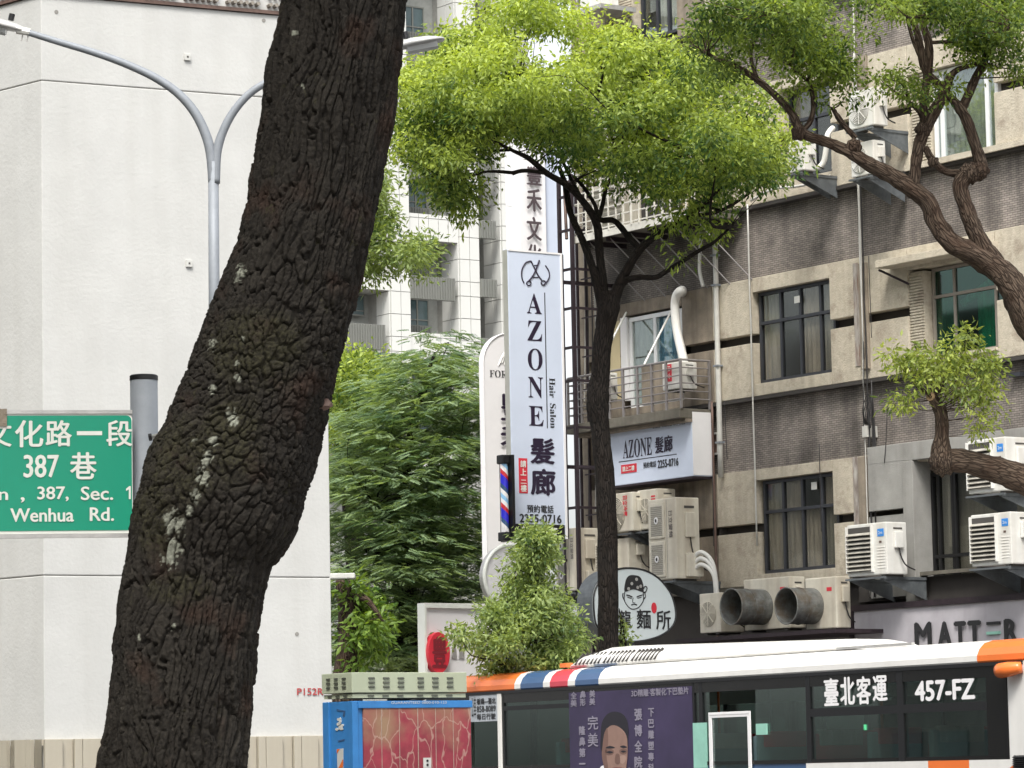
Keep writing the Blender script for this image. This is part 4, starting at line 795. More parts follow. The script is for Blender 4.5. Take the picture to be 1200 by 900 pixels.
for g in range(3):
    for i in range(7):
        xx = BU.hit(678 + g * 33 + i * 4.4, 770, -.33)[0]; t0, t1 = (.27 + .03 * .25, zp0 + (zp1 - zp0) * .22), (.40, zp1 - .06)
        mb = MB().add([(xx, .272, zp0 + (zp1 - zp0) * .15), (xx + .03, .272, zp0 + (zp1 - zp0) * .15), (xx + .13, .36, zp1 - .09), (xx + .10, .36, zp1 - .09), (xx, .25, zp0 + (zp1 - zp0) * .15), (xx + .03, .25, zp0 + (zp1 - zp0) * .15), (xx + .13, .34, zp1 - .07), (xx + .10, .34, zp1 - .07)], [(0, 1, 2, 3), (7, 6, 5, 4), (0, 4, 5, 1), (1, 5, 6, 2), (2, 6, 7, 3), (3, 7, 4, 0)])
        BS.part('pod_slot', mb, 'ac_dark', pod)
a, b = BU.hit(980, 758, -.2)[0], BU.hit(1068, 753, -.2)[0]; BS.part('roof_rail', B(a, b, .2, .25, zc + .01, zc + .04), 'alu_rim')
BS.part('roof_hatch_latch', B(BU.hit(634, 779)[0], BU.hit(642, 779)[0], .3, .4, zc + .03, zc + .09), 'bus_orange')
# window band
posts = [553, 587, 668, 813, 831, 884, 948, 1060, 1160, 1181]
xs = [BU.hit(p, 850)[0] for p in posts]
def post(px, wpx, m='black', z0=zg0, z1=zg1 - .03, y=-.006):
    a, b = BU.hit(px - wpx / 2, 850)[0], BU.hit(px + wpx / 2, 850)[0]; BS.part('window_post', B(a, b, y, .06, z0, z1), m)
for p, wp in ((589.5, 3), (813, 3), (948, 5), (1056, 7), (822, 4)): post(p, wp)
post(587, 3.5, 'pvc_white', y=-.03)
BS.part('black_surround', B(bx0 + .1, xwr, -.004, .05, zg1 - .16, zg1 - .031), 'black_gloss'); BS.part('black_surround', B(bx0 + .1, xwr, -.004, .05, zg0, zg0 + .045), 'black_gloss')
a, b, c, d = br(1157, 1181, 800, 890); BS.part('black_surround', B(a, b, -.0045, .05, zg0 + .046, zg1 - .161), 'black_gloss')
a, b, c, d = br(950, 1157, 826, 836); BS.part('hopper_bar', B(a, b, -.005, .04, c, d), 'black')
a, b, c, d = br(590, 667, 826, 831); BS.part('hopper_bar', B(a, b, -.003, .04, c, d), 'black')
for pl_, pr_ in ((499, 551), (555, 585), (591, 667), (815, 820), (824, 831), (885, 945), (951, 1052), (1060, 1156)):
    a, b = BU.hit(pl_, 850)[0], BU.hit(pr_, 850)[0]
    if b - a > .05: BS.part('window', B(a, b, .012, .02, zg0 + .046, zg1 - .161), 'bus_glass')
# purple advertisement on the glass
a, b, c, d = br(668, 812.5, 803, 900); ad_z0 = zg0 - .9
AD = BS.part('advertisement', B(a, b, -.010, .011, ad_z0, zg1 - .07), 'purple_ad')
def bt(st, xl, xr, yt, yb, m, parent=None, **k):
    q = br(xl, xr, yt, yb); return BS.text(st, q[0], q[1], q[2], q[3], k.pop('y', -.0105), m, parent, **k)
bt('3D精雕·客製化下巴墊片', 741, 808, 806.5, 815, 'ad_text', AD, bold=.004)
for i, ch in enumerate('張博全院'): bt(ch, 745, 753.5, 831 + i * 18.5, 844 + i * 18.5, 'ad_text', AD, bold=.008)
for i, ch in enumerate('下巴雕塑專科'): bt(ch, 761, 767.5, 830 + i * 13, 839.5 + i * 13, 'ad_text', AD, bold=.006)
for i, ch in enumerate('全美'): bt(ch, 670, 677, 811 + i * 9, 819 + i * 9, 'ad_text', AD, bold=.004)
for i, ch in enumerate('鼻形'): bt(ch, 681, 687.5, 810 + i * 9, 818 + i * 9, 'ad_text', AD, bold=.006)
for i, ch in enumerate('美美'): bt(ch, 692, 698.5, 809 + i * 9, 817 + i * 9, 'ad_text', AD, bold=.004)
for i, ch in enumerate('完美'): bt(ch, 690, 702, 839 + i * 20, 855 + i * 20, 'ad_text', AD, bold=.004)
for i, ch in enumerate('隆鼻第一'): bt(ch, 680, 687, 851 + i * 13, 861 + i * 13, 'ad_text', AD, bold=.007)
# printed portrait
def bp_(pts, y0, y1, m, name='print'): return BS.part(name, MB().prism(ccw(smooth_loop(PX(BU, pts, 0))), y0, y1), m, AD)
bp_([(706, 880), (705, 860), (707, 845), (714, 836), (724, 834), (733, 839), (737, 850), (737, 866), (735, 878), (720, 860)], -.014, -.0105, 'hair', 'printed_hair')
bp_([(708, 872), (710, 858), (718, 850), (728, 853), (735, 862), (736.5, 876), (736, 892), (733, 906), (724, 916), (714, 912), (709, 898), (707, 884)], -.0175, -.0145, 'skin', 'printed_face')
bp_([(707.5, 874), (709, 862), (713, 853), (714, 870), (712, 884), (714, 900), (712, 908), (708.5, 896), (706.5, 884)], -.0182, -.0176, 'skin_shade', 'printed_shade'); bp_([(727, 887), (733, 885), (735, 890), (731, 895), (727, 892)], -.0182, -.0176, 'skin_light', 'printed_highlight'); bp_([(711, 879), (716, 877.5), (720.5, 879.5), (719.5, 884), (714, 885), (711, 883)], -.0182, -.0176, 'skin_shade', 'printed_shade'); bp_([(727.5, 879), (732, 877), (736, 878.5), (735.5, 883), (731, 884), (728, 882.5)], -.0182, -.0176, 'skin_shade', 'printed_shade')
bp_([(716, 901), (724, 899), (731, 900), (726, 903.5), (720, 904)], -.0195, -.0183, 'lip', 'printed_mouth')
bp_([(711, 876.5), (716, 874), (722, 876), (717, 877)], -.020, -.018, 'hair', 'printed_brow'); bp_([(728, 875), (732, 873.5), (736, 875.5), (732, 876.5)], -.020, -.018, 'hair', 'printed_brow')
bp_([(712, 881.5), (716, 880), (720, 881.5), (716, 882.8)], -.020, -.018, 'hair', 'printed_eye'); bp_([(729, 880.5), (732, 879.5), (735, 880.5), (732, 881.8)], -.020, -.018, 'hair', 'printed_eye')
bp_([(723, 884), (727, 884), (728, 893), (725, 895.5), (722, 893)], -.0195, -.018, 'skin_shade', 'printed_nose')
bp_([(700, 912), (708, 897), (722, 918), (738, 900), (748, 916), (748, 940), (700, 940)], -.0135, -.0105, 'plain_white', 'printed_collar')
# white framed window, mint stickers
a, b, c, d = br(833, 882, 834, 930); c = zg0 - .5; f = .07
wf = BS.part('white_window_frame', MB().box(a, b, -.025, -.011, d - f, d).box(a, a + f, -.025, -.011, c, d - f).box(b - f, b, -.025, -.011, c, d - f), 'plain_white', bevel=.004); BS.part('door_glass', B(a + f, b - f, -.008, -.003, c, d - f), 'bus_glass')
BS.part('inner_trim', MB().box(a + f * .45, b - f * .45, -.027, -.0252, d - f * .55, d - f * .45), 'alu_rim', wf)
for q in ((812.5, 828.5, 847, 900), (886.5, 899, 848, 861)): a, b, c, d = br(*q); BS.part('sticker', B(a, b, -.009, -.004 + .012, c, d), 'mint')
# route board at the front door
a, b, c, d = br(551, 583.5, 812.5, 845.5); rb = BS.part('route_board', B(a, b, -.012, -.003 + .008, c, d), 'grey_board'); 
for i, st in enumerate(('板橋—臺北', '858-8089', '每日行駛')): bt(st, 560, 582, 818 + i * 9, 825 + i * 9, 'ink_black', rb, y=-.0125, bold=.003)
bt('公車', 553.5, 559, 817, 842, 'ink_black', rb, y=-.0125, rot=0)
# lettering on the windows
for i, ch in enumerate('臺北客運'): xl_ = 967 + i * 19; bt(ch, xl_, xl_ + 16, 794.5 - i * .8 + (0 if i else 1), 826.5 - i * .8 - (0 if i != 3 else 3), 'plain_white', bold=.011, y=-.006)
bt('457-FZ', 1073.5, 1142.5, 797, 820, 'plain_white', bold=.014, y=-.006)
a, b, c, d = br(1009.8, 1012.2, 849, 855.5); BS.part('door_lamp', B(a, b, .03, .04, c, d), 'green_light')
# marker lamp at the rear corner
xx, zz = BU.hit(1180, 786); BS.part('marker_lamp', MB().tube([(xx - .0, -.10, zz), (xx + .17, -.10, zz + .01), (xx + .3, -.02, zz + .03)], [.085, .085, .06], 14, smooth=3), 'bus_orange', smooth=True)
for i in range(9):
    x = bx1 - 1.6 - i * 1.25
    if x < bx0 + 1: break
    for yy in (.25, 1.5):
        st = BS.part('seat', MB().box(x, x + .42, yy, yy + .85, 1.35, 1.45).box(x + .36, x + .46, yy, yy + .85, 1.451, 2.15), 'seat_cloth' if i != 3 else 'seat_red', bevel=.03)
        BS.part('headrest', B(x + .35, x + .47, yy + .1, yy + .75, 2.0, 2.2), 'curtain_g' if i % 2 else 'seat_red', st, bevel=.02)
    BS.part('grab_pole', MB().tube([(x + .6, 1.2, .95), (x + .6, 1.2, zg1)], .018, 6), 'bus_orange' if i % 3 == 0 else 'galv')
for i, x in enumerate((bx0 + 2.3, bx1 - 3.2)):
    for yy in (.02, WB - .32):
        wh = BS.part('wheel', MB().tube([(x, yy, .5), (x, yy + .3, .5)], .5, 28), 'rubber'); BS.part('rim', MB().tube([(x, yy - .012, .5), (x, yy - .002, .5)], .29, 20), 'alu_rim', wh)
    BS.part('wheel_arch', MB().prism(disc(x, .5, .58, .58, 24), -.003, -.0005), 'black')
BS.part('mirror', MB().tube([(bx0 + .05, .1, zg1), (bx0 - .35, -.15, zg1 - .1), (bx0 - .4, -.2, zg1 - .5)], .03, 6), 'black')
BS.part('windscreen', B(bx0 - .012, bx0 - .001, .15, WB - .15, 1.3, zg1 - .2), 'black_gloss'); BS.part('rear_window', B(bx1 + .001, bx1 + .012, .25, WB - .25, 1.6, zg1 - .3), 'black_gloss')

# ---------------------------------------------------------------- viaduct pier with hoarding round its foot
A0 = P(49.5, 300, 29); rd = Vector((.887, .461, 0)).normalized(); ld = Vector((-.70, .71, 0)).normalized()
PR = Frame((A0.x, A0.y), rd); LF = Frame((A0.x + ld.x * 4, A0.y + ld.y * 4), -ld)
wR = PR.hit(387, 650)[0]; zt1 = PR.hit(250, 11)[1]; zb1 = PR.hit(330, 861)[1]
def w2l(fr, p): q = fr.loc(p); return (q[0], q[1])
ptsW = [A0, A0 + rd * wR, A0 + rd * wR + Vector((-.7, 2.6, 0)), A0 + ld * 3.2 + Vector((1.5, 1.5, 0)), A0 + ld * 3.2]
base = [w2l(PR, p) for p in ptsW]
def slab(pts, z0, z1, name, m, th, bev=0, grow=0.):
    c = (sum(p[0] for p in pts) / len(pts), sum(p[1] for p in pts) / len(pts)); pts = [(p[0] + (p[0] - c[0]) * grow, p[1] + (p[1] - c[1]) * grow) for p in pts]
    n = len(pts); vs = [(p[0], p[1], z0) for p in pts] + [(p[0], p[1], z1) for p in pts]
    return th.part(name, MB().add(vs, [tuple(range(n - 1, -1, -1)), tuple(range(n, 2 * n))] + [(i, (i + 1) % n, (i + 1) % n + n, i + n) for i in range(n)]), m, bevel=bev)
PI = Thing('viaduct_pier', 'huge pale concrete viaduct pier behind the leaning dark trunk, with a red stencilled number', 'pier', PR, (wR / 2, 1, 0))
zj = [0, PR.hit(100, 674.5)[1], PR.hit(180, 104)[1], zt1]
for i in range(3): slab(base, zj[i] + (.004 if i else 0), zj[i + 1] - .004, 'lift', 'pier_concrete', PI, .008)
slab(base, .01, zt1 - .01, 'joint_fill', 'joint_dark', PI, grow=-.004)
slab(base, zt1, zt1 + .03, 'bearing_plate', 'rust_pipe', PI, grow=.012); slab(base, zt1 + .031, zt1 + 1.6, 'cap', 'pier_concrete', PI, grow=-.01)
for g0 in range(9):
    for i in range(6):
        for j in range(2):
            xx = -.0 + .14 + g0 * .385 + i * .054
            if xx < wR - .05: PI.part('bolt', MB().tube([(xx, -.045, zt1 + .075 + j * .085), (xx, .03, zt1 + .075 + j * .085)], .018, 6), 'pier_bolt')
LFo = w2l(PR, A0); ldl = Vector((ld.dot(PR.X), ld.dot(PR.Y), 0)); nl_ = Vector((ldl.y, -ldl.x, 0)); nl_ = nl_ if nl_.y < 0 else -nl_
for i in range(16):
    for j in range(2): p = ldl * (.2 + i * .07 + (i // 6) * .08) + Vector((0, 0, zt1 + .075 + j * .085)); PI.part('bolt', MB().tube([p + nl_ * .045, p - nl_ * .03], .018, 6), 'pier_bolt')
for px, py in ((219, 67), (221, 309)):
    x, z = PR.hit(px, py); q = PI.part('anchor_plate', B(x - .028, x + .028, -.02, .01, z - .03, z + .03), 'paper', bevel=.004); PI.part('anchor_hole', B(x - .008, x + .008, -.022, -.0202, z - .008, z + .008), 'ac_dark', q)
for px, py in ((66, 14), (309, 24), (348, 743)): x, z = PR.hit(px, py); PI.part('form_mark', MB().prism(disc(x, z, .018, .018, 10), -.003, .004), 'joint_dark')
q = PR.rect(348, 378.5, 806.5, 814.5); PI.text('P152R', q[0], q[1], q[2], q[3], -.001, 'stencil_red', bold=.002)
q = PR.rect(49, 52, 20, 560); 
# hoarding
HO = Thing('site_hoarding', 'beige ribbed metal hoarding round the foot of the concrete pier', 'fence', PR, (wR / 2, -.06, 0))
zh = PR.hit(330, 862.5, .05)[1]
x = -.02; k_ = 0; wd = [.155, .10, .07]
me_c = {}
while x < wR + .1:
    wdt = wd[k_ % 3]; pr_ = (.035, .0, .035)[k_ % 3] if k_ % 3 != 1 else .0
    key = k_ % 3
    if key not in me_c: me_c[key] = MB().prism([(0.002, 0), (wdt - .002, 0), (wdt - .002, zh - .0), (0.002, zh)], -.03 - pr_, -.02).mesh('panel', 'hoarding', bevel=.004)
    link('panel', me_c[key], HO.o, (x - wR / 2, .06, 0)); x += wdt; k_ += 1
x = 0.
while x < 3.2:
    wdt = wd[k_ % 3]; pr_ = .035 if k_ % 3 != 1 else 0.
    p0 = ldl * x + nl_ * .03; p1 = ldl * (x + wdt - .004) + nl_ * .03; o_ = nl_ * pr_
    vs = [p0 + o_, p1 + o_, p1, p0]; vs = [(v.x, v.y, 0) for v in vs] + [(v.x, v.y, zh) for v in vs]
    HO.part('panel', MB().add(vs, [(0, 1, 2, 3), (4, 5, 6, 7), (0, 1, 5, 4), (1, 2, 6, 5), (2, 3, 7, 6), (3, 0, 4, 7)]), 'hoarding'); x += wdt; k_ += 1
HO.part('top_rail', B(-.03, wR + .1, -.02, -.002, zh - .05, zh - .002), 'hoarding'); 

# ---------------------------------------------------------------- twin-arm street lamp
p = P(250, 300, 26); SLT = Thing('street_lamp', 'grey twin-arm street lamp between the concrete pier and the leaning trunk', 'street lamp', WORLD, (p.x, p.y, 0))
def lp(px, py, Y=26): return P(px, py, Y)
k0 = 26 / FPX
SLT.part('pole', MB().tube([Vector((p.x + .02, p.y, 0)), lp(254, 600), lp(251, 360), lp(250, 190)], [.085, 7.2 * k0, 6.6 * k0, 6.2 * k0], 18), 'galv', smooth=True)
SLT.part('base_flange', B(p.x - .14, p.x + .18, p.y - .16, p.y + .16, .13, .17), 'galv'); 
SLT.part('arm', MB().tube([lp(250, 215), lp(247, 180), lp(240, 155), lp(227, 130), lp(207, 108), lp(180, 90), lp(145, 74), lp(110, 61.5), lp(70, 49.5), lp(28, 36.5)], [6.1 * k0, 6 * k0, 5.8 * k0, 5.6 * k0, 5.3 * k0, 5 * k0, 4.7 * k0, 4.4 * k0, 4.1 * k0, 3.8 * k0], 16, smooth=5), 'galv', smooth=True)
SLT.part('arm', MB().tube([lp(252, 215), lp(254, 180), lp(261, 155), lp(273, 132), lp(290, 112), lp(310, 98), lp(345, 82), lp(390, 68), lp(450, 55)], [6 * k0, 5.6 * k0, 5.2 * k0, 5 * k0, 4.7 * k0, 4.4 * k0, 4.2 * k0, 4 * k0, 3.8 * k0], 16, smooth=5), 'galv', smooth=True)
def lamp(px0, py0, px1, py1):
    a, b = lp(px0, py0), lp(px1, py1); d = (b - a).normalized(); n = Vector((0, 1, 0)); u = d.cross(n) if d.x > 0 else n.cross(d); u = -u if u.z < 0 else u; L = (b - a).length
    ws = [(.0, .035, .03), (.12, .06, .045), (.35, .10, .055), (.7, .10, .045), (.95, .07, .02), (1, .04, .01)]
    vs = []; seg = 12
    for t, wy, hz in ws:
        for k in range(seg):
            an = 2 * math.pi * k / seg; c_ = math.cos(an); s_ = math.sin(an); vs.append(a + d * (L * t) + n * (wy * c_) + u * (hz * s_ * (1 if s_ > 0 else .35)))
    fs = [(i * seg + k, i * seg + (k + 1) % seg, (i + 1) * seg + (k + 1) % seg, (i + 1) * seg + k) for i in range(5) for k in range(seg)] + [tuple(range(seg)), tuple(5 * seg + k for k in range(seg))]
    h = SLT.part('lamp_head', MB().add(vs, fs), 'lamp_grey', smooth=True); m_ = a + d * L * .55
    SLT.part('lens', MB().tube([m_ - d * L * .3 - u * .012, m_ + d * L * .3 - u * .012], .05, 8), 'glass_lamp', h)
    s0 = a + d * .1 + u * .06; SLT.part('photocell', MB().tube([s0, s0 + u * .05], .022, 10), 'black', h)
    SLT.part('collar', MB().tube([a - d * .06, a + d * .04], [.028, .034], 10), 'pvc_white', h)
    for t in (-.01, -.05): SLT.part('wire_tail', MB().tube([a + d * t, a + d * t - u * .075], .005, 5), 'alu_rim', h)
lamp(26, 36, -45, 22); lamp(462, 57, 521, 46)

# ---------------------------------------------------------------- street name sign and its post
ag = R(9.5); GS = at_frame(60, 13.4, (math.cos(ag), math.sin(ag)))
a, b, c, d = GS.rect(-27, 155.5, 481, 631)
# correct vertical range at the middle of the board
c, d = GS.hit(75, 630.5)[1], GS.hit(75, 480.8)[1]
ST = Thing('street_name_sign', 'green street name board with white characters, left of the leaning trunk', 'street sign', GS, ((a + b) / 2, 0, c))
ST.part('board', B(a, b, 0, .004, c, d), 'sign_back'); ST.part('frame_rail', B(a, b, -.010, -.0005, d - .014, d), 'alu_rim'); ST.part('frame_rail', B(a, b, -.012, -.0005, c, c + .016), 'alu_rim')
def rrect(x0, x1, z0, z1, r): return [(cx_ + r * math.cos(t), cz_ + r * math.sin(t)) for cx_, cz_, t0 in ((x1 - r, z1 - r, 0), (x0 + r, z1 - r, 90), (x0 + r, z0 + r, 180), (x1 - r, z0 + r, 270)) for t in [R(t0 + 15 * i) for i in range(7)]]
px1 = 154.5; e = .0065
fz0, fz1 = GS.hit(75, 626)[1], GS.hit(75, 485.2)[1]; fz0b, fz1b = GS.hit(75, 622)[1], GS.hit(75, 487.2)[1]
ST.part('white_sheet', MB().prism(rrect(a + .004, b - .001, c + .012 + .004, fz1, .022), -.0045, -.0005), 'sign_white')
ST.part('green_sheet', MB().prism(rrect(a + .011, b - .0035, fz0b, fz1b, .02), -.0065, -.005), 'sign_green')
def gt(st, xl, xr, yt, yb, **k): q = GS.rect(xl, xr, yt, yb); ST.text(st, q[0], q[1], q[2], q[3], -.0067, 'sign_white', thick=.001, **k)
gt('文', -19, 13, 494, 523.5, bold=.0022); gt('化', 18, 50, 493, 524, bold=.0022); gt('路', 54, 83.5, 493, 523, bold=.0022)
q = GS.rect(90, 119.5, 505.5, 510.2); ST.part('lettering', B(q[0], q[1], -.0082, -.0067, q[2], q[3]), 'sign_white')
gt('段', 125, 154, 493, 523, bold=.0022)
gt('387', 28, 68.5, 533.5, 559.5, bold=.0022); gt('巷', 82.5, 112.5, 530.5, 561.5, bold=.0022)
gt('Ln', -14, 9, 572, 586, bold=.0015); gt(',', 24.5, 28.5, 583, 589, bold=.0012); gt('387,', 44, 80, 570.5, 587.5, bold=.0015); gt('Sec.', 95, 132, 570.5, 586, bold=.0015); gt('1', 151, 153, 570, 585, bold=.0007); _q = PX(GS, [(151.2, 570), (151.2, 573.5), (147.6, 575.5), (147.6, 573)], 0); ST.part('lettering', MB().prism(ccw(_q), -.0082, -.0067), 'sign_white')
gt('Wenhua', 12.5, 86, 596, 611.5, bold=.0017); gt('Rd.', 105.5, 133, 595, 610.5, bold=.0017)
q = GS.rect(-27, 8, 479.5, 500); ST.part('clamp_strap', B(q[0], q[1], -.016, -.0125, q[2], q[3] ), 'old_wall'); 
pp = P(169.5, 550, 13.55); zt_ = P(169, 439.5, 13.55).z; yb_ = P(169, 445.5, 13.55).z
PO = Thing('sign_post', 'grey tubular sign post with a black cap beside the green street name board', 'post', WORLD, (pp.x, pp.y, 0)); rr = 16.3 * 13.55 / FPX
tx_ = P(168.5, 440, 13.55).x
PO.part('tube', MB().tube([(pp.x + .005, pp.y, 0), (tx_, pp.y, yb_)], rr, 32), 'galv', smooth=True); PO.part('cap', MB().tube([(tx_, pp.y, yb_ - .0005), (tx_, pp.y, zt_ - .004), (tx_, pp.y, zt_)], [rr * 1.03, rr * 1.03, rr * .93], 32), 'black')
q = P(178, 512, 13.4); PO.part('bolt', MB().tube([q - Vector((.01, -.03, 0)), q + Vector((.035, 0, .008))], .009, 8), 'alu_rim'); PO.part('bolt_head', MB().tube([q + Vector((-.012, 0, -.002)), q + Vector((.0, 0, 0))], .014, 6), 'black')

# ---------------------------------------------------------------- blue roadside cabinet
CBF = at_frame(417, 21.5, V); xL = 0; a, b, c, d = CBF.rect(414, 552.5, 824, 900)
xL = a; xR = b; zTop = CBF.hit(480, 821)[1]; dep = CBF.hity(381, 850, xL)[0]; zh0 = CBF.hit(480, 818)[1]; zh1 = CBF.hit(480, 788)[1]; zmid = CBF.hit(480, 812)[1]
xh = CBF.hit(545.5, 800)[0]
CB = Thing('roadside_cabinet', 'blue roadside utility cabinet with red printed doors and a pale green louvred hood', 'cabinet', CBF, ((xL + xR) / 2, dep / 2, 0))
CB.part('body', B(xL, xR, 0, dep, .14, zTop), 'cab_blue', bevel=.008)
CB.part('plinth', B(xL - .03, xR + .03, -.03, dep + .03, 0, .139), 'kerb')
CB.part('side_post', B(xL - .012, xL + .03, -.012, .03, .14, zTop - .001), 'cab_blue', bevel=.004); CB.part('side_post', B(xL - .012, xL + .02, dep - .06, dep + .01, .14, zTop - .001), 'cab_blue', bevel=.004)
CB.part('top_rim', B(xL + .03, xR, -.018, -.0005, zTop - .045, zTop - .002), 'cab_blue', bevel=.003)
hd = CB.part('hood', B(xL - .015, xh, -.015, dep + .01, zmid + .002, zh1), 'cab_green', bevel=.004); CB.part('hood_skirt', B(xL - .005, xh - .004, -.005, dep, zh0 + .002, zmid - .004), 'cab_green')
for r_ in range(4):
    z = zh1 - .035 - r_ * .026 if r_ < 3 else (zh0 + zmid) / 2
    for i in range(6):
        x = CBF.hit(430 + i * 17.2 + (6 if i > 2 else 0), 800)[0]; CB.part('vent_slot', MB().ext([(-.016, z - .005), (-.024, z - .003), (-.016, z + .006)][::-1] if r_ < 3 else [(-.006, z - .004), (-.012, z - .003), (-.006, z + .005)][::-1], x, x + .045), 'vent_dark', hd)
    for i in range(3):
        y = dep * (.22 + .28 * i); x = xL - (.0155 if r_ < 3 else .0055); CB.part('vent_slot', B(x - .006, x, y - .02, y + .02, z - .005, z + .006), 'vent_dark', hd)
dx0, dx1 = CBF.hit(424.5, 860)[0], CBF.hit(551, 860)[0]; n = 4; dz1 = CBF.hit(480, 829.5)[1]
for i in range(2):
    e0, e1 = dx0 + (dx1 - dx0) * i / 2 + .002, dx0 + (dx1 - dx0) * (i + 1) / 2 - .002
    dr = CB.part('door', B(e0, e1, -.012, -.0005, .22, dz1), 'door_print')
    for j in (.33, .66): xx = e0 + (e1 - e0) * j; CB.part('door_rib', B(xx - .0015, xx + .0015, -.0145, -.0125, .22, dz1), 'door_line', dr)
CB.part('door_rib', B((dx0 + dx1) / 2 - .0018, (dx0 + dx1) / 2 + .0018, -.016, -.006, .22, dz1), 'door_line')
q = CBF.rect(494, 503, 888, 900); lk = CB.part('lock_plate', B(q[0], q[1], -.022, -.017, q[2], q[3]), 'paper'); 
for s_ in (.3, .7): CB.part('keyhole', MB().prism(disc((q[0] + q[1]) / 2, q[2] + (q[3] - q[2]) * s_, .008, .008, 10), -.025, -.0222), 'black', lk)
q = CBF.rect(456, 521, 821.8, 824.8); CB.text('GUARANTEED 0800-010-123', q[0], q[1], q[2], q[3], -.0182, 'paper')
# worn marks and a striped label on the narrow side
def side_poly(pts, m, x=-.004, name='side_mark'):
    vs = [];
    for px, py in pts: y, z = CBF.hity(px, py, xL); vs.append((xL + x, y, z))
    vs2 = [(v[0] + abs(x) - .0003, v[1], v[2]) for v in vs]; n = len(vs); CB.part(name, MB().add(vs + vs2, [tuple(range(n)), tuple(range(2 * n - 1, n - 1, -1))] + [(i, i + n, (i + 1) % n + n, (i + 1) % n) for i in range(n)]), m)
side_poly([(395.5, 878), (402.5, 877), (402.5, 900), (396, 900)], 'paper'); side_poly([(395.5, 878), (399, 877.6), (395.7, 883)], 'bus_orange', -.006); side_poly([(402.5, 890), (402.5, 899), (397.5, 900)], 'bus_orange', -.006)
for i in range(9):
    cx_, cy_ = 397.5 + random.uniform(-4, 5), 849 + random.uniform(-7, 10); side_poly([(cx_ + random.uniform(1, 2.6) * math.cos(t), cy_ + random.uniform(1, 3) * math.sin(t)) for t in [j * 1.05 for j in range(6)]], 'paper', -.003 - i * .0002, 'peeled_paper')
for q in ([(395, 831), (405, 833), (404, 840), (402, 839), (403, 834), (395, 833)], [(396, 868), (404, 866), (404, 867.5), (397, 869.5)]): side_poly(q, 'bus_blue', -.0026)

# ---------------------------------------------------------------- tiled office block in the distance
BF = at_frame(560, 190, V)
def bb(xl, xr, yt, yb, w=0): return BF.rect(xl, xr, yt, yb, w)
xo0, xo1 = BF.hit(395, 300)[0], BF.hit(650, 300)[0]
OB = Thing('tiled_office_block', 'distant white tiled office block with grey ribbed balconies, behind the lime tree', 'building', BF, ((xo0 + xo1) / 2, 0, 0))
zR = BF.hit(560, -90)[1]
OB.part('core', B(xo0 - 12, xo1, 2.2, 20, 0, zR), 'bb_wall'); OB.part('roof_slab', B(xo0 - 12.3, xo1 + .3, -.3, 20.3, zR, zR + .5), 'bb_tile')
hS = (BF.hit(560, 300)[1] - BF.hit(560, 369)[1])
tile_me = {}
def tiles(x0, x1, z0, z1, y, nx, hz=.0, side=None, first=0.):
    """white tiles with recessed joints; side=(y0,y1): on the left return face instead"""
    g = .035; zz = z0; pat = [.95, .95, .62] ; i = 0
    while zz < z1 - .05:
        h = min(pat[i % 3] * hS / 2.52, z1 - zz)
        for j in range(nx):
            if side is None: a_, b_ = x0 + (x1 - x0) * j / nx, x0 + (x1 - x0) * (j + 1) / nx; dim = (round(b_ - a_ - g, 3), .08, round(h - g, 3)); loc = (a_ + g / 2, y - .08, zz + g / 2)
            else: a_, b_ = side[0] + (side[1] - side[0]) * j / nx, side[0] + (side[1] - side[0]) * (j + 1) / nx; dim = (.08, round(b_ - a_ - g, 3), round(h - g, 3)); loc = (x0 - .08, a_ + g / 2, zz + g / 2)
            if dim not in tile_me: tile_me[dim] = B(0, dim[0], 0, dim[1], 0, dim[2]).mesh('tile', 'bb_tile')
            link('tile', tile_me[dim], OB.o, (loc[0] - OB.at[0], loc[1] - OB.at[1], loc[2] - OB.at[2]))
        zz += h; i += 1
def depth(px, py, x): return BF.hity(px, py, x)[0]
zlow, zhig = BF.hit(560, 470)[1], BF.hit(560, -20)[1]
cols = [(456.7, 479.5, 441.6), (538, 561, 518.5), (588, 608, 568)]
colx = []
for (pl, pr_, ps) in cols:
    x0 = BF.hit(pl, 300)[0]; x1 = BF.hit(pr_, 300)[0]; dpt = depth(ps, 300, x0); colx.append((x0, x1, dpt))
    OB.part('column', B(x0, x1, 0, 2.5, 0, zR), 'bb_grout')
    tiles(x0 + .0, x1, zlow, zhig, 0, 2); tiles(x0, x1, zlow, zhig, 0, 2, side=(.0, min(dpt, 2.2)))
def storey_z(py, px): return BF.hit(px, py)[1]
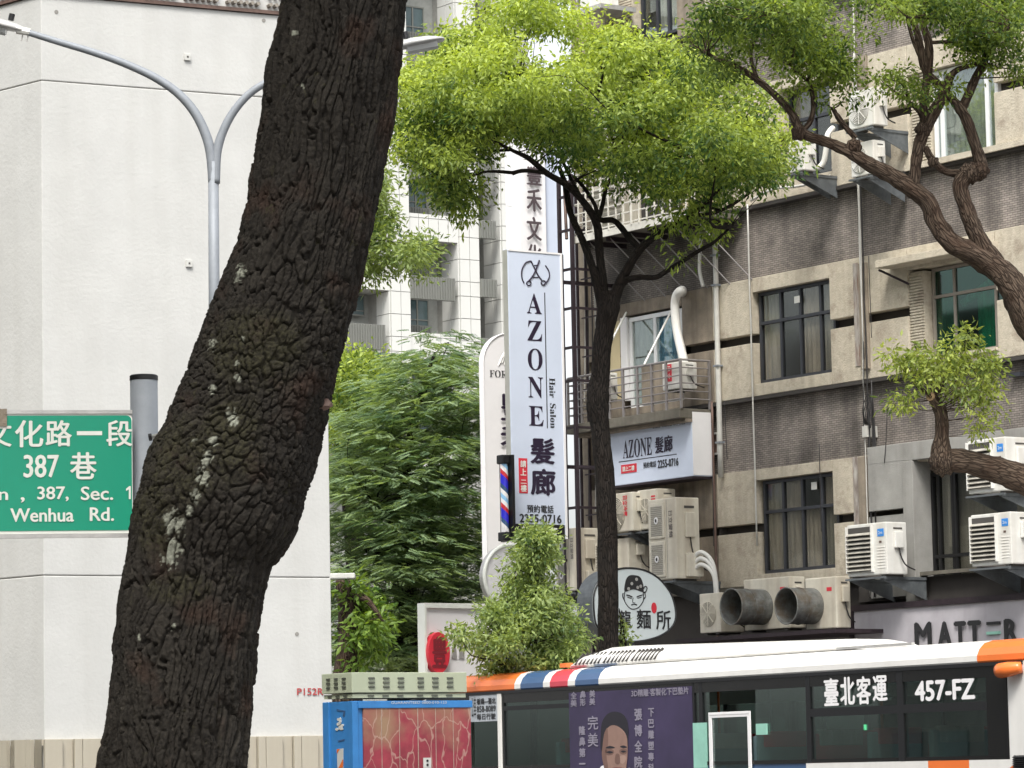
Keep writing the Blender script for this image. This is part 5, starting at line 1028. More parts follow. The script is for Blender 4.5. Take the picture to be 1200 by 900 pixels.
# bays: window rows and ribbed aprons
def ribs(xa, xb, za, zb_, y, name='ribbed_panel', ret=None):
    mb = MB().box(xa, xb, y, y + .25, za, zb_); n = int((xb - xa) / .16)
    for i in range(n): mb.box(xa + (i + .2) * (xb - xa) / n, xa + (i + .6) * (xb - xa) / n, y - .05, y - .001, za + .02, zb_ - .02)
    if ret: mb.box(xa - .001, xa + .2, y + .251, ret, za, zb_)
    return OB.part(name, mb, 'bb_grey')
def obwin(xa, xb, za, zb_, y, cols=(.5,)):
    mb = MB(); f = .07; mb.box(xa, xb, y, y + .1, zb_ - f, zb_).box(xa, xb, y, y + .1, za, za + f).box(xa, xa + f, y, y + .1, za + f, zb_ - f).box(xb - f, xb, y, y + .1, za + f, zb_ - f)
    for c_ in cols: x = xa + (xb - xa) * c_; mb.box(x - .04, x + .04, y + .003, y + .097, za + f, zb_ - f)
    mb.box(xa + f, xb - f, y + .004, y + .09, za + (zb_ - za) * .22, za + (zb_ - za) * .26)
    fr = OB.part('window', mb, 'bb_grey'); xs_ = [xa + f] + [xa + (xb - xa) * c_ for c_ in cols] + [xb - f]
    for q, r_ in zip(xs_, xs_[1:]): OB.part('pane', B(q, r_, y + .05, y + .06, za + f, zb_ - f), 'bb_glass', fr)
def Xb(px, py=300): return BF.hit(px, py)[0]
def Zb(py, px): return BF.hit(px, py)[1]
gy = 1.7
for k in range(-3, 6):                   # bay between first and second column; k counts storeys downwards from the one at y 206
    oy = 69.5 * k; zw1 = Zb(206, 500) - hS * k; zw0 = Zb(238.5, 500) - hS * k
    wide = k % 2 == 1
    OB.part('recess_wall', B(Xb(479.5), Xb(495), gy, gy + .3, zw0 - .9, zw1 + 1.0), 'bb_grey')
    obwin(Xb(495), Xb(518.5) + .2, zw0, zw1, gy)
    x2 = Xb(518.5) + .2
    if not wide:
        ribs(Xb(479.5), x2, zw0 - .55, zw0 - .002, gy - .2)                      # narrow ribbed strip
        z1 = zw0 - .56; z0 = z1 - 1.45; q0, q1 = Xb(479.5), Xb(538); OB.part('spandrel', B(q0, q1, .1, 2, z0, z1), 'bb_grout'); tiles(q0 + .01, q1 - .01, z0, z1, .1, 5)
    else:
        ribs(Xb(479.5), x2, zw0 - .75, zw0 - .002, gy - .2); ribs(Xb(479.5), Xb(531), zw0 - 2.0, zw0 - .76, -.15, ret=1.5)
    # narrow bay between second and third columns
    zq1 = zw1 + (Zb(214, 500) - Zb(206, 500)); zq0 = zq1 - 1.45
    obwin(Xb(561), Xb(568) + .15, zq0, zq1, gy, cols=())
    ribs(Xb(561), Xb(579.5), zq0 - 1.9 + .55, zq0 - .003 - .35, -.2, ret=1.5)
    # left bay beyond the first column
    if k >= 1:
        z1 = Zb(319, 430) - hS * (k - 2) ; xl_, xr_ = Xb(398), Xb(441.6) + .3
        obwin(xl_, xr_, z1 - 2.1, z1 - .95, gy, cols=(.33, .66))
        if k % 2 == 0: OB.part('spandrel', B(xl_, Xb(456.7), .1, 2, z1 - .9, z1 + .0), 'bb_grout'); tiles(xl_, Xb(456.7) - .01, z1 - .9, z1, .1, 5)
        else: ribs(xl_, Xb(449), z1 - .9, z1 + .45, -.1, ret=1.5)
tiles(Xb(608), Xb(650), zlow, zhig, 2.2, 5)
# ---------------------------------------------------------------- pale slatted block behind the lattice
DF = at_frame(690, 88, U); a, b = DF.hit(640, 100)[0], DF.hit(700, 100)[0]
DBk = Thing('pale_slatted_block', 'distant pale building with white horizontal slats, seen above and behind the steel lattice', 'building', DF, ((a + b) / 2, 0, 0))
DBk.part('wall', B(a + 1.0, b + 4, .3, 9, 0, DF.hit(660, -60)[1]), 'pale_block')
z = 1.0; ztop = DF.hit(660, -50)[1]; i = 0; sme = B(0, b + 4 - a - 1.0, 0, .15, 0, .17).mesh('slat', 'plain_white')
while z < ztop: link('slat', sme, DBk.o, (a + 1.0 - DBk.at[0], .1, z)); z += .3
for i in range(5): x = a + 1.6 + i * 1.8; DBk.part('mullion', B(x, x + .06, .02, .099, 1, ztop), 'sign_face2')
# window air conditioner box at the top of the old building, left edge
a, b, c, d = FAC.rect(675, 692, -14, 11, .7); T = Thing('window_air_conditioner', 'boxy air conditioner on a tray at the top left corner of the old facade', 'air conditioner', FAC, ((a + b) / 2, -.4, c))
T.part('casing', B(a, b, -.7, -.1, c, d), 'ac_white', bevel=.02); T.part('tray', B(a - .1, b + .35, -.75, -.001, c - .08, c - .002), 'alu_rim'); T.part('grille', louvre(MB(), a + .05, b - .3, c + .08, d - .06, -.702, 8, .02), 'ac_grille')
# ---------------------------------------------------------------- noise helpers for the big trunk
def hashn(ix, iy, s=0):
    h = (ix.astype(np.int64) * 374761393 + iy.astype(np.int64) * 668265263 + s * 144665) & 0x7fffffff
    h = ((h ^ (h >> 13)) * 1274126177) & 0x7fffffff; h = h ^ (h >> 16); return (h & 0xffff) / 65535.0
def vnoise(u, v, per, s=0):
    iu, iv = np.floor(u), np.floor(v); fu, fv = u - iu, v - iv; fu = fu * fu * (3 - 2 * fu); fv = fv * fv * (3 - 2 * fv)
    g = lambda a, b: hashn(np.mod(iu + a, per), iv + b, s)
    return (g(0, 0) * (1 - fu) + g(1, 0) * fu) * (1 - fv) + (g(0, 1) * (1 - fu) + g(1, 1) * fu) * fv
def worley(u, v, per, s=0):
    iu, iv = np.floor(u), np.floor(v); f1 = np.full(u.shape, 9.); f2 = np.full(u.shape, 9.); cid = np.zeros(u.shape)
    for a in (-1, 0, 1):
        for b in (-1, 0, 1):
            cx = np.mod(iu + a, per); cy = iv + b; d = np.hypot(iu + a + hashn(cx, cy, s) - u, cy + hashn(cx, cy, s + 7) - v); m = d < f1
            f2 = np.where(m, f1, np.minimum(f2, d)); cid = np.where(m, hashn(cx, cy, s + 13), cid); f1 = np.where(m, d, f1)
    return f1, f2, cid
# ---------------------------------------------------------------- leaning foreground trunk
ys = [0, 50, 100, 150, 200, 250, 300, 350, 400, 450, 500, 530, 553, 575, 600, 625, 650, 700, 750, 800, 850, 900]
Ls = [333, 325, 313, 307, 302, 291, 277, 258, 237, 218, 195, 180, 168, 160, 154, 149, 145, 138, 133, 128, 122, 117]
Rs = [476, 471, 464, 457, 448, 440, 430, 418, 404, 391, 377, 370, 363, 356, 348, 333, 319, 307, 299, 295, 290, 284]
TY = 12.0
def trunk_cs(z_list):
    out = []
    zz = [P((l + r) / 2, y, TY).z for y, l, r in zip(ys, Ls, Rs)]; cx = [P((l + r) / 2, y, TY).x for y, l, r in zip(ys, Ls, Rs)]; rr = [(r - l) / 2 * TY / FPX for l, r in zip(Ls, Rs)]
    zz = zz[::-1]; cx = cx[::-1]; rr = rr[::-1]
    zz = [0, .25, .8] + zz + [zz[-1] + .8, zz[-1] + 1.8]; b = cx[0]
    cx = [b - .06, b - .05, b - .03] + cx + [cx[-1] + .16, cx[-1] + .45]; rr = [rr[0] * 1.75, rr[0] * 1.3, rr[0] * 1.06] + rr + [rr[-1] * .95, rr[-1] * .8]
    return np.interp(z_list, zz, cx), np.interp(z_list, zz, rr)
NU, NV = 440, 980
zl = np.concatenate([np.linspace(0, 1.6, 130, endpoint=False), np.linspace(1.6, 4.62, NV - 190, endpoint=False), np.linspace(4.62, 6.2, 60)])
cx, rr = trunk_cs(zl); ker = np.hanning(23); ker /= ker.sum()
pad = lambda a: np.convolve(np.pad(a, 11, 'edge'), ker, 'valid'); cx, rr = pad(cx), pad(rr)
lean = np.interp(zl, [0, 2.5, 4.5, 6.2], [0, .02, -.05, -.1])
th = np.linspace(0, 2 * math.pi, NU, endpoint=False); TH, ZZ = np.meshgrid(th, zl)
dz = np.gradient(cx, zl)
# stretch of the plates: long furrows below and above, blocky cells at the bend
blk = np.exp(-((ZZ - 3.0) / .42) ** 2)
u = TH / (2 * math.pi); per1 = 56
n1 = vnoise(u * 12, ZZ * 5, 12, 1); n2 = vnoise(u * 30, ZZ * 14, 30, 2); n3 = vnoise(u * 90, ZZ * 50, 90, 3); n4 = vnoise(u * 260, ZZ * 150, 260, 4)
vv = np.cumsum(np.full(NV, 1.) * np.gradient(zl) * (4.4 + 17 * np.exp(-((zl - 3.0) / .42) ** 2))); VVc = np.repeat(vv[:, None], NU, 1)
f1, f2, cid = worley(u * per1 + (n1 - .5) * 2.2 + (n2 - .5) * .6 + (n3 - .5) * .22, VVc + (n2 - .5) * .5 + (n3 - .5) * .25, per1, 5)
e1 = np.clip((f2 - f1 - .03) / .15, 0, 1); e1 = e1 * e1 * (3 - 2 * e1)
per2 = 110; g1, g2, cid2 = worley(u * per2 + (n2 - .5) * 3 + (n3 - .5), VVc * 2.7 + (n3 - .5) * 1.5, per2, 9); e2 = np.clip((g2 - g1) / .4, 0, 1) ** .7
r3 = 1 - np.abs(2 * vnoise(u * 75 + n2 * 2, VVc * 3.1, 75, 31) - 1)
hgt = -.002 + e1 * (.010 + .008 * cid) + e1 * e2 * .004 + (n2 - .5) * .009 + (n3 - .5) * .0035 + (n4 - .5) * .0022 - e1 * r3 ** 6 * .006 + (n1 - .5) * .018 - .010
rad = rr[:, None] * (1 + .03 * np.sin(2 * TH + ZZ * 1.7) + .015 * np.sin(5 * TH - ZZ * 2.3)) + hgt
knob = np.exp(-(((np.mod(TH - R(355) + math.pi, 2 * math.pi) - math.pi) / .16) ** 2 + ((ZZ - P(383, 475, TY).z) / .05) ** 2)); rad = rad + knob * .016
yc = TY + lean[:, None]
X = cx[:, None] + rad * np.cos(TH); Y = yc + rad * np.sin(TH); Zp = ZZ - rad * np.cos(TH) * np.clip(dz, -.6, .9)[:, None] * .55
co = np.stack([X, Y, Zp], -1).reshape(-1, 3)
i, j = np.meshgrid(np.arange(NV - 1), np.arange(NU), indexing='ij'); jn = (j + 1) % NU
F = np.stack([i * NU + j, i * NU + jn, (i + 1) * NU + jn, (i + 1) * NU + j], -1).reshape(-1, 4)
me = bpy.data.meshes.new('trunk'); me.vertices.add(len(co)); me.vertices.foreach_set('co', co.astype(np.float32).ravel())
me.loops.add(F.size); me.loops.foreach_set('vertex_index', F.astype(np.int32).ravel()); me.polygons.add(len(F)); me.polygons.foreach_set('loop_start', np.arange(0, F.size, 4, dtype=np.int32)); me.polygons.foreach_set('loop_total', np.full(len(F), 4, dtype=np.int32)); me.update(calc_edges=True); me.validate()
me.polygons.foreach_set('use_smooth', [True] * len(me.polygons))
# projected position of every vertex -> lichen patches and moss, growing on the plates only
q = (co - np.array(CAM)) @ np.array(MR); PXX = 600 + FPX * q[:, 0] / -q[:, 2]; PYY = 450 - FPX * q[:, 1] / -q[:, 2]; front = (np.sin(TH) < 0).ravel()
lich = np.zeros(len(co)); moss = np.zeros(len(co)); en = (e1 * .7 + n3 * .9).ravel(); nn = (n3 * .5 + n4 * .5).ravel(); n2r = n2.ravel()
for (a, b, rx, ry, s_, thr) in ((283, 318, 4.5, 6, 1, .25), (277, 328, 3, 3, 1, .3), (272, 489, 5, 9, 1, .35), (276, 495, 3, 4, 1, .4), (250, 517, 4, 4, 1, .4), (249, 456, 3, 4, 1, .5), (248, 405, 3, 6, 1, .5), (253, 399, 2, 2, 1, .4), (284, 397, 3, 2, 1, .4), (345, 38, 4, 3, 1, .4), (323, 73, 2, 2, 1, .4), (241, 537, 8, 8, .6, 1.0), (237, 560, 8, 12, .6, 1.05), (229, 582, 6, 8, .6, 1.1), (222, 600, 5, 8, .6, 1.15), (205, 612, 12, 14, 0, .8), (205, 640, 8, 12, 0, .9), (200, 650, 10, 16, 0, .9), (163, 747, 2, 4, 1, .5), (203, 735, 3, 5, 1, .8), (278, 443, 4, 4, 1, .7), (278, 426, 3, 3, 1, .7), (227, 516, 3, 3, 1, .6), (355, 100, 2, 3, 1, .6)):
    d = np.hypot((PXX - a) / rx, (PYY - b) / ry); v = np.clip((1.2 - d - (nn - .5) * 2.2 - (thr - .4) * (1.6 - en)) * 5, 0, 1) * front; lich = np.maximum(lich, v * np.clip((e1.ravel() - .45) * 4, 0, 1))
for (a, b, rx, ry) in ((215, 540, 45, 55), (190, 620, 30, 40), (270, 510, 40, 60), (300, 410, 60, 50), (180, 600, 25, 40), (210, 690, 40, 20)):
    d = np.hypot((PXX - a) / rx, (PYY - b) / ry); moss = np.maximum(moss, np.clip((1.15 - d) * 1.5 * (nn * 1.3 + n2r * .6 - .45) * 2, 0, 1) * front)
for nm, ar in (('lichen', lich), ('moss', moss), ('crack', (1 - e1 * (.6 + .4 * e2)).ravel()), ('plate', (cid * .6 + cid2 * .4).ravel())):
    at = me.attributes.new(nm, 'FLOAT', 'POINT'); at.data.foreach_set('value', ar.astype(np.float32))
def trunkmat():
    m = bpy.data.materials.new('old_bark'); m.use_nodes = True; n = m.node_tree; b = n.nodes['Principled BSDF']; N = n.nodes.new; L = n.links.new
    b.inputs['Roughness'].default_value = .92; b.inputs['Specular IOR Level'].default_value = .25
    def A(s): a = N('ShaderNodeAttribute'); a.attribute_name = s; return a.outputs['Fac']
    def mix(f, a, c): x = N('ShaderNodeMix'); x.data_type = 'RGBA'; L(f, x.inputs[0]); (L(a, x.inputs[6]) if not isinstance(a, tuple) else setattr(x.inputs[6], 'default_value', (*a, 1))); x.inputs[7].default_value = (*c, 1) if isinstance(c, tuple) else (0, 0, 0, 1); (L(c, x.inputs[7]) if not isinstance(c, tuple) else None); return x.outputs[2]
    tc = N('ShaderNodeTexCoord'); no = N('ShaderNodeTexNoise'); no.inputs['Scale'].default_value = 85; no.inputs['Detail'].default_value = 9; no.inputs['Roughness'].default_value = .7; L(tc.outputs['Object'], no.inputs[0])
    nb = N('ShaderNodeTexNoise'); nb.inputs['Scale'].default_value = 5; nb.inputs['Detail'].default_value = 5; L(tc.outputs['Object'], nb.inputs[0])
    r = N('ShaderNodeMapRange'); r.inputs[1].default_value = .35; r.inputs[2].default_value = .65; L(no.outputs[0], r.inputs[0])
    c = mix(r.outputs[0], (.006, .005, .004), (.027, .023, .018)); rp = N('ShaderNodeMapRange'); rp.inputs[1].default_value = .5; rp.inputs[2].default_value = .9; rp.inputs[4].default_value = .5; L(A('plate'), rp.inputs[0]); c = mix(rp.outputs[0], c, (.032, .028, .022))
    rb = N('ShaderNodeMapRange'); rb.inputs[1].default_value = .55; rb.inputs[2].default_value = .7; rb.inputs[4].default_value = .55; L(nb.outputs[0], rb.inputs[0]); c = mix(rb.outputs[0], c, (.040, .021, .014))
    mm = N('ShaderNodeMath'); mm.operation = 'MULTIPLY'; L(A('moss'), mm.inputs[0]); L(r.outputs[0], mm.inputs[1]); c = mix(mm.outputs[0], c, (.035, .033, .016))
    rl = N('ShaderNodeMapRange'); rl.inputs[1].default_value = .3; rl.inputs[2].default_value = .7; L(no.outputs[0], rl.inputs[0]); lc = mix(rl.outputs[0], (.09, .095, .075), (.32, .33, .27))
    c = mix(A('lichen'), c, lc); L(c, b.inputs['Base Color'])
    bp = N('ShaderNodeBump'); bp.inputs['Strength'].default_value = .8; bp.inputs['Distance'].default_value = .012; L(no.outputs[0], bp.inputs['Height']); L(bp.outputs[0], b.inputs['Normal']); MATS['old_bark'] = m
trunkmat(); me.materials.append(M('old_bark'))

# ---------------------------------------------------------------- foliage
def inpoly(x, y, poly):
    c = np.zeros(x.shape, bool); n = len(poly)
    for i in range(n):
        (x1, y1), (x2, y2) = poly[i], poly[i - 1]
        c ^= ((y1 > y) != (y2 > y)) & (x < (x2 - x1) * (y - y1) / ((y2 - y1) or 1e-9) + x1)
    return c
def edged(x, y, poly):
    d = np.full(x.shape, 1e9); n = len(poly)
    for i in range(n):
        a, b = np.array(poly[i - 1], float), np.array(poly[i], float); ab = b - a; t = np.clip(((x - a[0]) * ab[0] + (y - a[1]) * ab[1]) / (ab @ ab + 1e-9), 0, 1); d = np.minimum(d, np.hypot(x - a[0] - t * ab[0], y - a[1] - t * ab[1]))
    return d
def clumps(poly, n, Y0, thick, inset=4, hole=.0, seed=1, ex=1.0):
    """clump centres filling the volume whose outline from the street is poly"""
    g = np.random.default_rng(seed); P_ = np.array(poly); out = []; lo, hi = P_.min(0), P_.max(0); x = g.uniform(lo[0], hi[0], n * 8); y = g.uniform(lo[1], hi[1], n * 8)
    k = inpoly(x, y, poly); x, y = x[k], y[k]; d = edged(x, y, poly); k = d > inset * g.uniform(.2, 1, len(d)); x, y, d = x[k], y[k], d[k]
    if hole:
        f = vnoise(x / 26. + 50, y / 22. + 50, 1e6, seed) * .6 + vnoise(x / 11. + 50, y / 10. + 50, 1e6, seed + 3) * .4; k = f > hole; x, y, d = x[k], y[k], d[k]
    x, y, d = x[:n], y[:n], d[:n]; dm = max(d.max(), 1); tt = thick * np.sqrt(1 - (1 - d / dm) ** 2 * .96)
    yy = Y0 + g.uniform(-1, 1, len(x)) * tt
    pts = np.array([P(a, b, c)[:] for a, b, c in zip(x, y, yy)]); return pts
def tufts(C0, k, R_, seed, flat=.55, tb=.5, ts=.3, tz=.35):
    """each centre becomes a domed tuft of k clumps; tint paints a lit, new-grown top and a shaded underside"""
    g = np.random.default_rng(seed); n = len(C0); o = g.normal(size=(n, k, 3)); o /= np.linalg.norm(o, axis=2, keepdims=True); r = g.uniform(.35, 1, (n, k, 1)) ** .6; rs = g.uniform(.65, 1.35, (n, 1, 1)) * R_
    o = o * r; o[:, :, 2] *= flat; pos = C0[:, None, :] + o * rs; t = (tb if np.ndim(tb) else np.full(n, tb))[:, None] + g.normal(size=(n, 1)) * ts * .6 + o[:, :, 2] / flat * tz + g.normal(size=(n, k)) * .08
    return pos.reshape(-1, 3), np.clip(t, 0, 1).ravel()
def leaves(name, C_, per, spread, L, W_, matn, tint, droop=.35, seed=3, flat=.75, updir=.5):
    """C_: clump centres; tint(pts, rnd) -> 0..1 per clump"""
    g = np.random.default_rng(seed); n = len(C_) * per; c = np.repeat(C_, per, 0); base_t = np.repeat(tint, per)
    off = g.normal(size=(n, 3)) * np.array([1, 1, flat]) * spread; pos = c + off
    d = off / (np.linalg.norm(off, axis=1, keepdims=True) + 1e-6) * .8 + g.normal(size=(n, 3)) * .55; d[:, 2] -= droop; d /= np.linalg.norm(d, axis=1, keepdims=True)
    up = g.normal(size=(n, 3)) * .6; up[:, 2] += updir; sdv = np.cross(d, up); sdv /= np.linalg.norm(sdv, axis=1, keepdims=True) + 1e-9; nr = np.cross(sdv, d)
    l = L * g.uniform(.6, 1.25, (n, 1)); wd_ = W_ * g.uniform(.7, 1.2, (n, 1)) * .5
    v = np.stack([pos, pos + d * l * .45 + sdv * wd_ + nr * wd_ * .35, pos + d * l, pos + d * l * .45 - sdv * wd_ + nr * wd_ * .35], 1)
    t = np.clip(base_t + g.normal(size=n) * .16, 0, 1)
    return mk_leaves(name, v, t, matn)
def mk_leaves(name, v, t, matn):
    n = len(v); me = bpy.data.meshes.new(name); me.vertices.add(n * 4); me.vertices.foreach_set('co', v.reshape(-1).astype(np.float32))
    k = np.arange(n)[:, None] * 4; F = np.concatenate([k + np.array([[0, 1, 2]]), k + np.array([[0, 2, 3]])], 1).reshape(-1, 3)
    me.loops.add(F.size); me.loops.foreach_set('vertex_index', F.astype(np.int32).ravel()); me.polygons.add(len(F)); me.polygons.foreach_set('loop_start', np.arange(0, F.size, 3, dtype=np.int32)); me.polygons.foreach_set('loop_total', np.full(len(F), 3, dtype=np.int32)); me.update(calc_edges=True)
    at = me.attributes.new('tint', 'FLOAT', 'POINT'); at.data.foreach_set('value', np.repeat(t, 4).astype(np.float32)); me.materials.append(M(matn)); return me
def fronds(name, C_, matn, seed=4, az=None, t0=None, L=.5, pairs=9, ll=.085, lw=.028):
    g = np.random.default_rng(seed); V_ = []; T_ = []
    n = len(C_); az = az + g.normal(size=n) * .7 if az is not None else az; az = g.uniform(0, 6.283, n) if az is None else az
    d = np.stack([np.cos(az), np.sin(az), g.uniform(-.28, .12, n)], 1); d /= np.linalg.norm(d, axis=1, keepdims=True)
    up = np.stack([g.normal(size=n) * .22, g.normal(size=n) * .22, np.ones(n)], 1); sd_ = np.cross(d, up); sd_ /= np.linalg.norm(sd_, axis=1, keepdims=True); nr = np.cross(sd_, d)
    t0 = g.uniform(.1, .9, n) if t0 is None else t0
    for k in range(pairs):
        f = (k + 1) / pairs; o = C_ + d * L * f - np.array([0, 0, 1.]) * (f ** 2 * L * .18)
        for s_ in (-1, 1):
            ld_ = sd_ * s_ * .95 + d * .18 - np.array([0, 0, .30]); ld_ /= np.linalg.norm(ld_, axis=1, keepdims=True); l = ll * (1.15 - .75 * abs(f - .45)) * g.uniform(.8, 1.2, (n, 1)); wv = np.cross(ld_, nr) * lw * .5
            V_.append(np.stack([o, o + ld_ * l * .5 + wv, o + ld_ * l, o + ld_ * l * .5 - wv], 1)); T_.append(np.clip(t0 + g.normal(size=n) * .12, 0, 1))
    return mk_leaves(name, np.concatenate(V_), np.concatenate(T_), matn)
def limb(th, pts, Y0, m='bark', seg=12, name='limb', wob=.07, smooth=6, scale=1.):
    pw = [P(a, b, Y0 + (rest[1] if len(rest) > 1 else 0)) for a, b, *rest in pts]; rd_ = [rest[0] / 2 * Y0 / FPX * scale for a, b, *rest in pts]
    o = th.part(name, MB().tube(pw, rd_, seg, smooth=smooth, wob=wob), m, smooth=True); return pw
def twigs(th, C_, limbs, n, m='bark', r=.012, seed=5):
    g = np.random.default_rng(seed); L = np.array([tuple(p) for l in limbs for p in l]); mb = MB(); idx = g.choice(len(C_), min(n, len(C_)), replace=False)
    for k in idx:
        c = C_[k]; w_ = np.linalg.norm((L - c) * np.array([1, 1, 1]), axis=1) + np.maximum(L[:, 2] - c[2], 0) * 1.5; b = L[int(np.argmin(w_))]; dd = np.linalg.norm(c - b)
        if dd > 3.2: continue
        mid = (b + c) / 2 + g.normal(size=3) * dd * .12; mid[2] += dd * .06; mb.tube([b, mid, c], [r * (1 + dd * .5), r * .8, r * .35], 4, smooth=3, cap=False)
    th.part('twigs', mb, m, kind='stuff')
def dense(pl, n=4): return [p for l in pl for p in l]
def interp(pw, n=6): return [pw[i].lerp(pw[i + 1], t / n) for i in range(len(pw) - 1) for t in range(n)]

# the leaning tree: limbs and crown above the picture
BT = Thing('camphor_tree', 'massive dark leaning tree trunk with furrowed bark and pale lichen, nearest the camera', 'tree', WORLD, (float(cx[0]), TY, 0))
me.transform(Matrix.Translation((-float(cx[0]), -TY, 0))); BT.data('trunk', me)
tp = Vector((float(cx[-1]), TY + float(lean[-1]), 6.15)); LB = []
for (dx_, dy_, dz_, r_) in ((1.2, -.4, 1.6, .15), (-1.3, .5, 1.9, .14), (.2, 1.4, 2.0, .12), (.1, -1.5, 1.8, .12)):
    pw = [tp - Vector((dx_, dy_, .0)) * .1, tp + Vector((dx_ * .4, dy_ * .4, dz_ * .4)), tp + Vector((dx_, dy_, dz_)), tp + Vector((dx_ * 1.9, dy_ * 1.9, dz_ * 1.5))]; LB.append(interp(pw)); BT.part('limb', MB().tube(pw, [r_ * 1.4, r_, r_ * .6, r_ * .25], 12, smooth=5, wob=.06), 'bark_dark', smooth=True)
g = np.random.default_rng(21); cc = g.normal(size=(700, 3)); cc /= np.linalg.norm(cc, axis=1, keepdims=True); cc = cc * g.uniform(.4, 1, (700, 1)) ** .5 * np.array([3.6, 3.6, 1.3]) + np.array([tp.x + .2, tp.y, 8.6]); cc = cc[cc[:, 2] > 7.3 + 0 * cc[:, 2]]
twigs(BT, cc, LB, 120); BT.data('crown', leaves('crown', cc - np.array([float(cx[0]), TY, 0]), 26, .24, .11, .045, 'leaf_mid', g.uniform(.1, .7, len(cc))), kind='stuff')
# broken stub on the right side of the trunk
sp_ = P(381, 476, TY - .05); BT.part('broken_stub', MB().tube([sp_ - Vector((.04, 0, 0)), sp_ + Vector((.012, -.02, .004)), sp_ + Vector((.022, -.03, .0))], [.028, .018, .008], 7, wob=.25), 'rust_pipe')

# lime-green street tree in the middle
T1 = Thing('lime_street_tree', 'slim dark trunked street tree with a wide lime-green crown, behind the bus', 'tree', WORLD, (P(713, 800, 52).x, 52, 0)); Y1 = 52
p0 = P(713, 800, Y1); T1.part('trunk', MB().tube([Vector((p0.x, Y1, 0)), Vector((p0.x, Y1, .4)), P(713, 760, Y1), P(712.5, 680, Y1), P(711, 600, Y1), P(708, 550, Y1), P(703, 500, Y1), P(700, 478, Y1), P(701, 462, Y1), P(703.5, 440, Y1), P(705, 410, Y1), P(709, 385, Y1), P(713, 360, Y1), P(711, 342, Y1)], [x * Y1 / FPX / 2 for x in (36, 29, 24.5, 24, 23.5, 22.5, 22, 27, 27, 22, 22, 23, 27, 21)], 16, smooth=6, wob=.05), 'bark_dark', smooth=True)
lim1 = []
for pts in ([(708, 372, 17), (703, 345, 17), (694, 312, 12), (681, 278, 11, .2), (668, 248, 10, .4), (662, 215, 9, .5), (655, 195, 6, .6)], [(710, 365, 16), (703, 300, 13), (699, 262, 13), (684, 237, 11, -.2), (664, 217, 10, -.4), (641, 203, 9, -.5), (620, 186, 8, -.6), (598, 175, 5, -.8), (570, 160, 3, -1)],
            [(641, 203, 6, -.5), (615, 200, 6, -.6), (600, 203, 7, -.6)], [(716, 368, 19), (723, 340, 18), (735, 316, 14), (750, 292, 13), (770, 275, 11), (793, 262, 10), (812, 250, 9), (828, 238, 7), (834, 222, 6), (834, 200, 5)], [(750, 292, 9), (736, 277, 10, .2), (720, 259, 9, .3), (703, 257, 9, .2), (697, 240, 6, .3), (686, 222, 6, .4), (672, 206, 5, .5)],
            [(700, 262, 8), (706, 240, 7), (710, 222, 6), (722, 195, 5)], [(812, 252, 6), (835, 250, 6, .3), (858, 240, 5, .5), (880, 225, 4, .7)], [(722, 350, 12), (730, 332, 10), (745, 325, 9, -.2), (768, 325, 8, -.3), (782, 317, 8, -.3), (800, 306, 7, -.4), (822, 292, 6, -.5), (838, 283, 5, -.6), (860, 262, 3, -.7)],
            [(684, 237, 6), (660, 190, 5, .8), (640, 130, 4, 1.2)], [(834, 222, 5), (850, 170, 4, 1)], [(722, 195, 5), (735, 140, 4, .6), (745, 90, 3, .9)], [(598, 175, 4), (540, 150, 3, -.6), (500, 130, 2, -.5)]):
    limb(T1, pts, Y1, 'bark_dark', scale=.78); lim1.append(interp([P(a, b, Y1 + (r_[1] if len(r_) > 1 else 0)) for a, b, *r_ in pts]))
crown1 = [(452, 175), (455, 130), (464, 95), (480, 62), (498, 48), (528, 36), (550, 24), (566, -8), (640, -12), (662, 8), (678, 28), (690, 14), (706, 32), (722, 24), (735, 44), (750, 26), (766, 44), (800, 38), (812, 62), (850, 80), (893, 92), (915, 128), (930, 165), (922, 195), (900, 212), (885, 235), (860, 268), (842, 250), (812, 252), (798, 228), (776, 236), (752, 214), (738, 230), (720, 206), (690, 202), (665, 192), (640, 190), (600, 172), (580, 178), (574, 196), (556, 222), (545, 240), (522, 232), (505, 205), (482, 192), (466, 178)]
C1c = clumps(crown1, 250, Y1, 2.6, 14, .30, 11); px1_ = np.array([proj(c) for c in C1c]); hh_ = np.clip((px1_[:, 1] - 15) / 230, 0, 1); C1, t1 = tufts(C1c, 13, .36, 111, .62, np.clip(.82 - hh_ * .62, 0, 1), .34, .36); px1_ = np.array([proj(c) for c in C1]); hh_ = np.clip((px1_[:, 1] - 15) / 230, 0, 1)  # tint follows crown height: lit top and shaded lower leaves painted into the colour
g = np.random.default_rng(3); 
def sublimbs(T, C_, lims, n, m, r, seed):
    g = np.random.default_rng(seed); 
    for k in range(n):
        L = np.array([tuple(p) for l in lims for p in l]); e = C_[g.integers(len(C_))]; w_ = np.linalg.norm(L - e, axis=1) + np.maximum(L[:, 2] - e[2], 0) * 2; b = L[int(np.argmin(w_))]; dd = np.linalg.norm(e - b)
        if dd < .35 or dd > 2.6: continue
        m1 = b + (e - b) * .35 + g.normal(size=3) * dd * .10; m2 = b + (e - b) * .7 + g.normal(size=3) * dd * .12; pw = [Vector(b), Vector(m1), Vector(m2), Vector(e)]
        T.part('branchlet', MB().tube(pw, [r * (1 + dd * .35), r * .85, r * .6, r * .25], 7, smooth=4, wob=.12), m, smooth=True); lims.append(interp(pw))
sublimbs(T1, C1c, lim1, 45, 'bark_dark', .022, 71)
twigs(T1, C1, lim1, 260, 'bark_dark', .008)
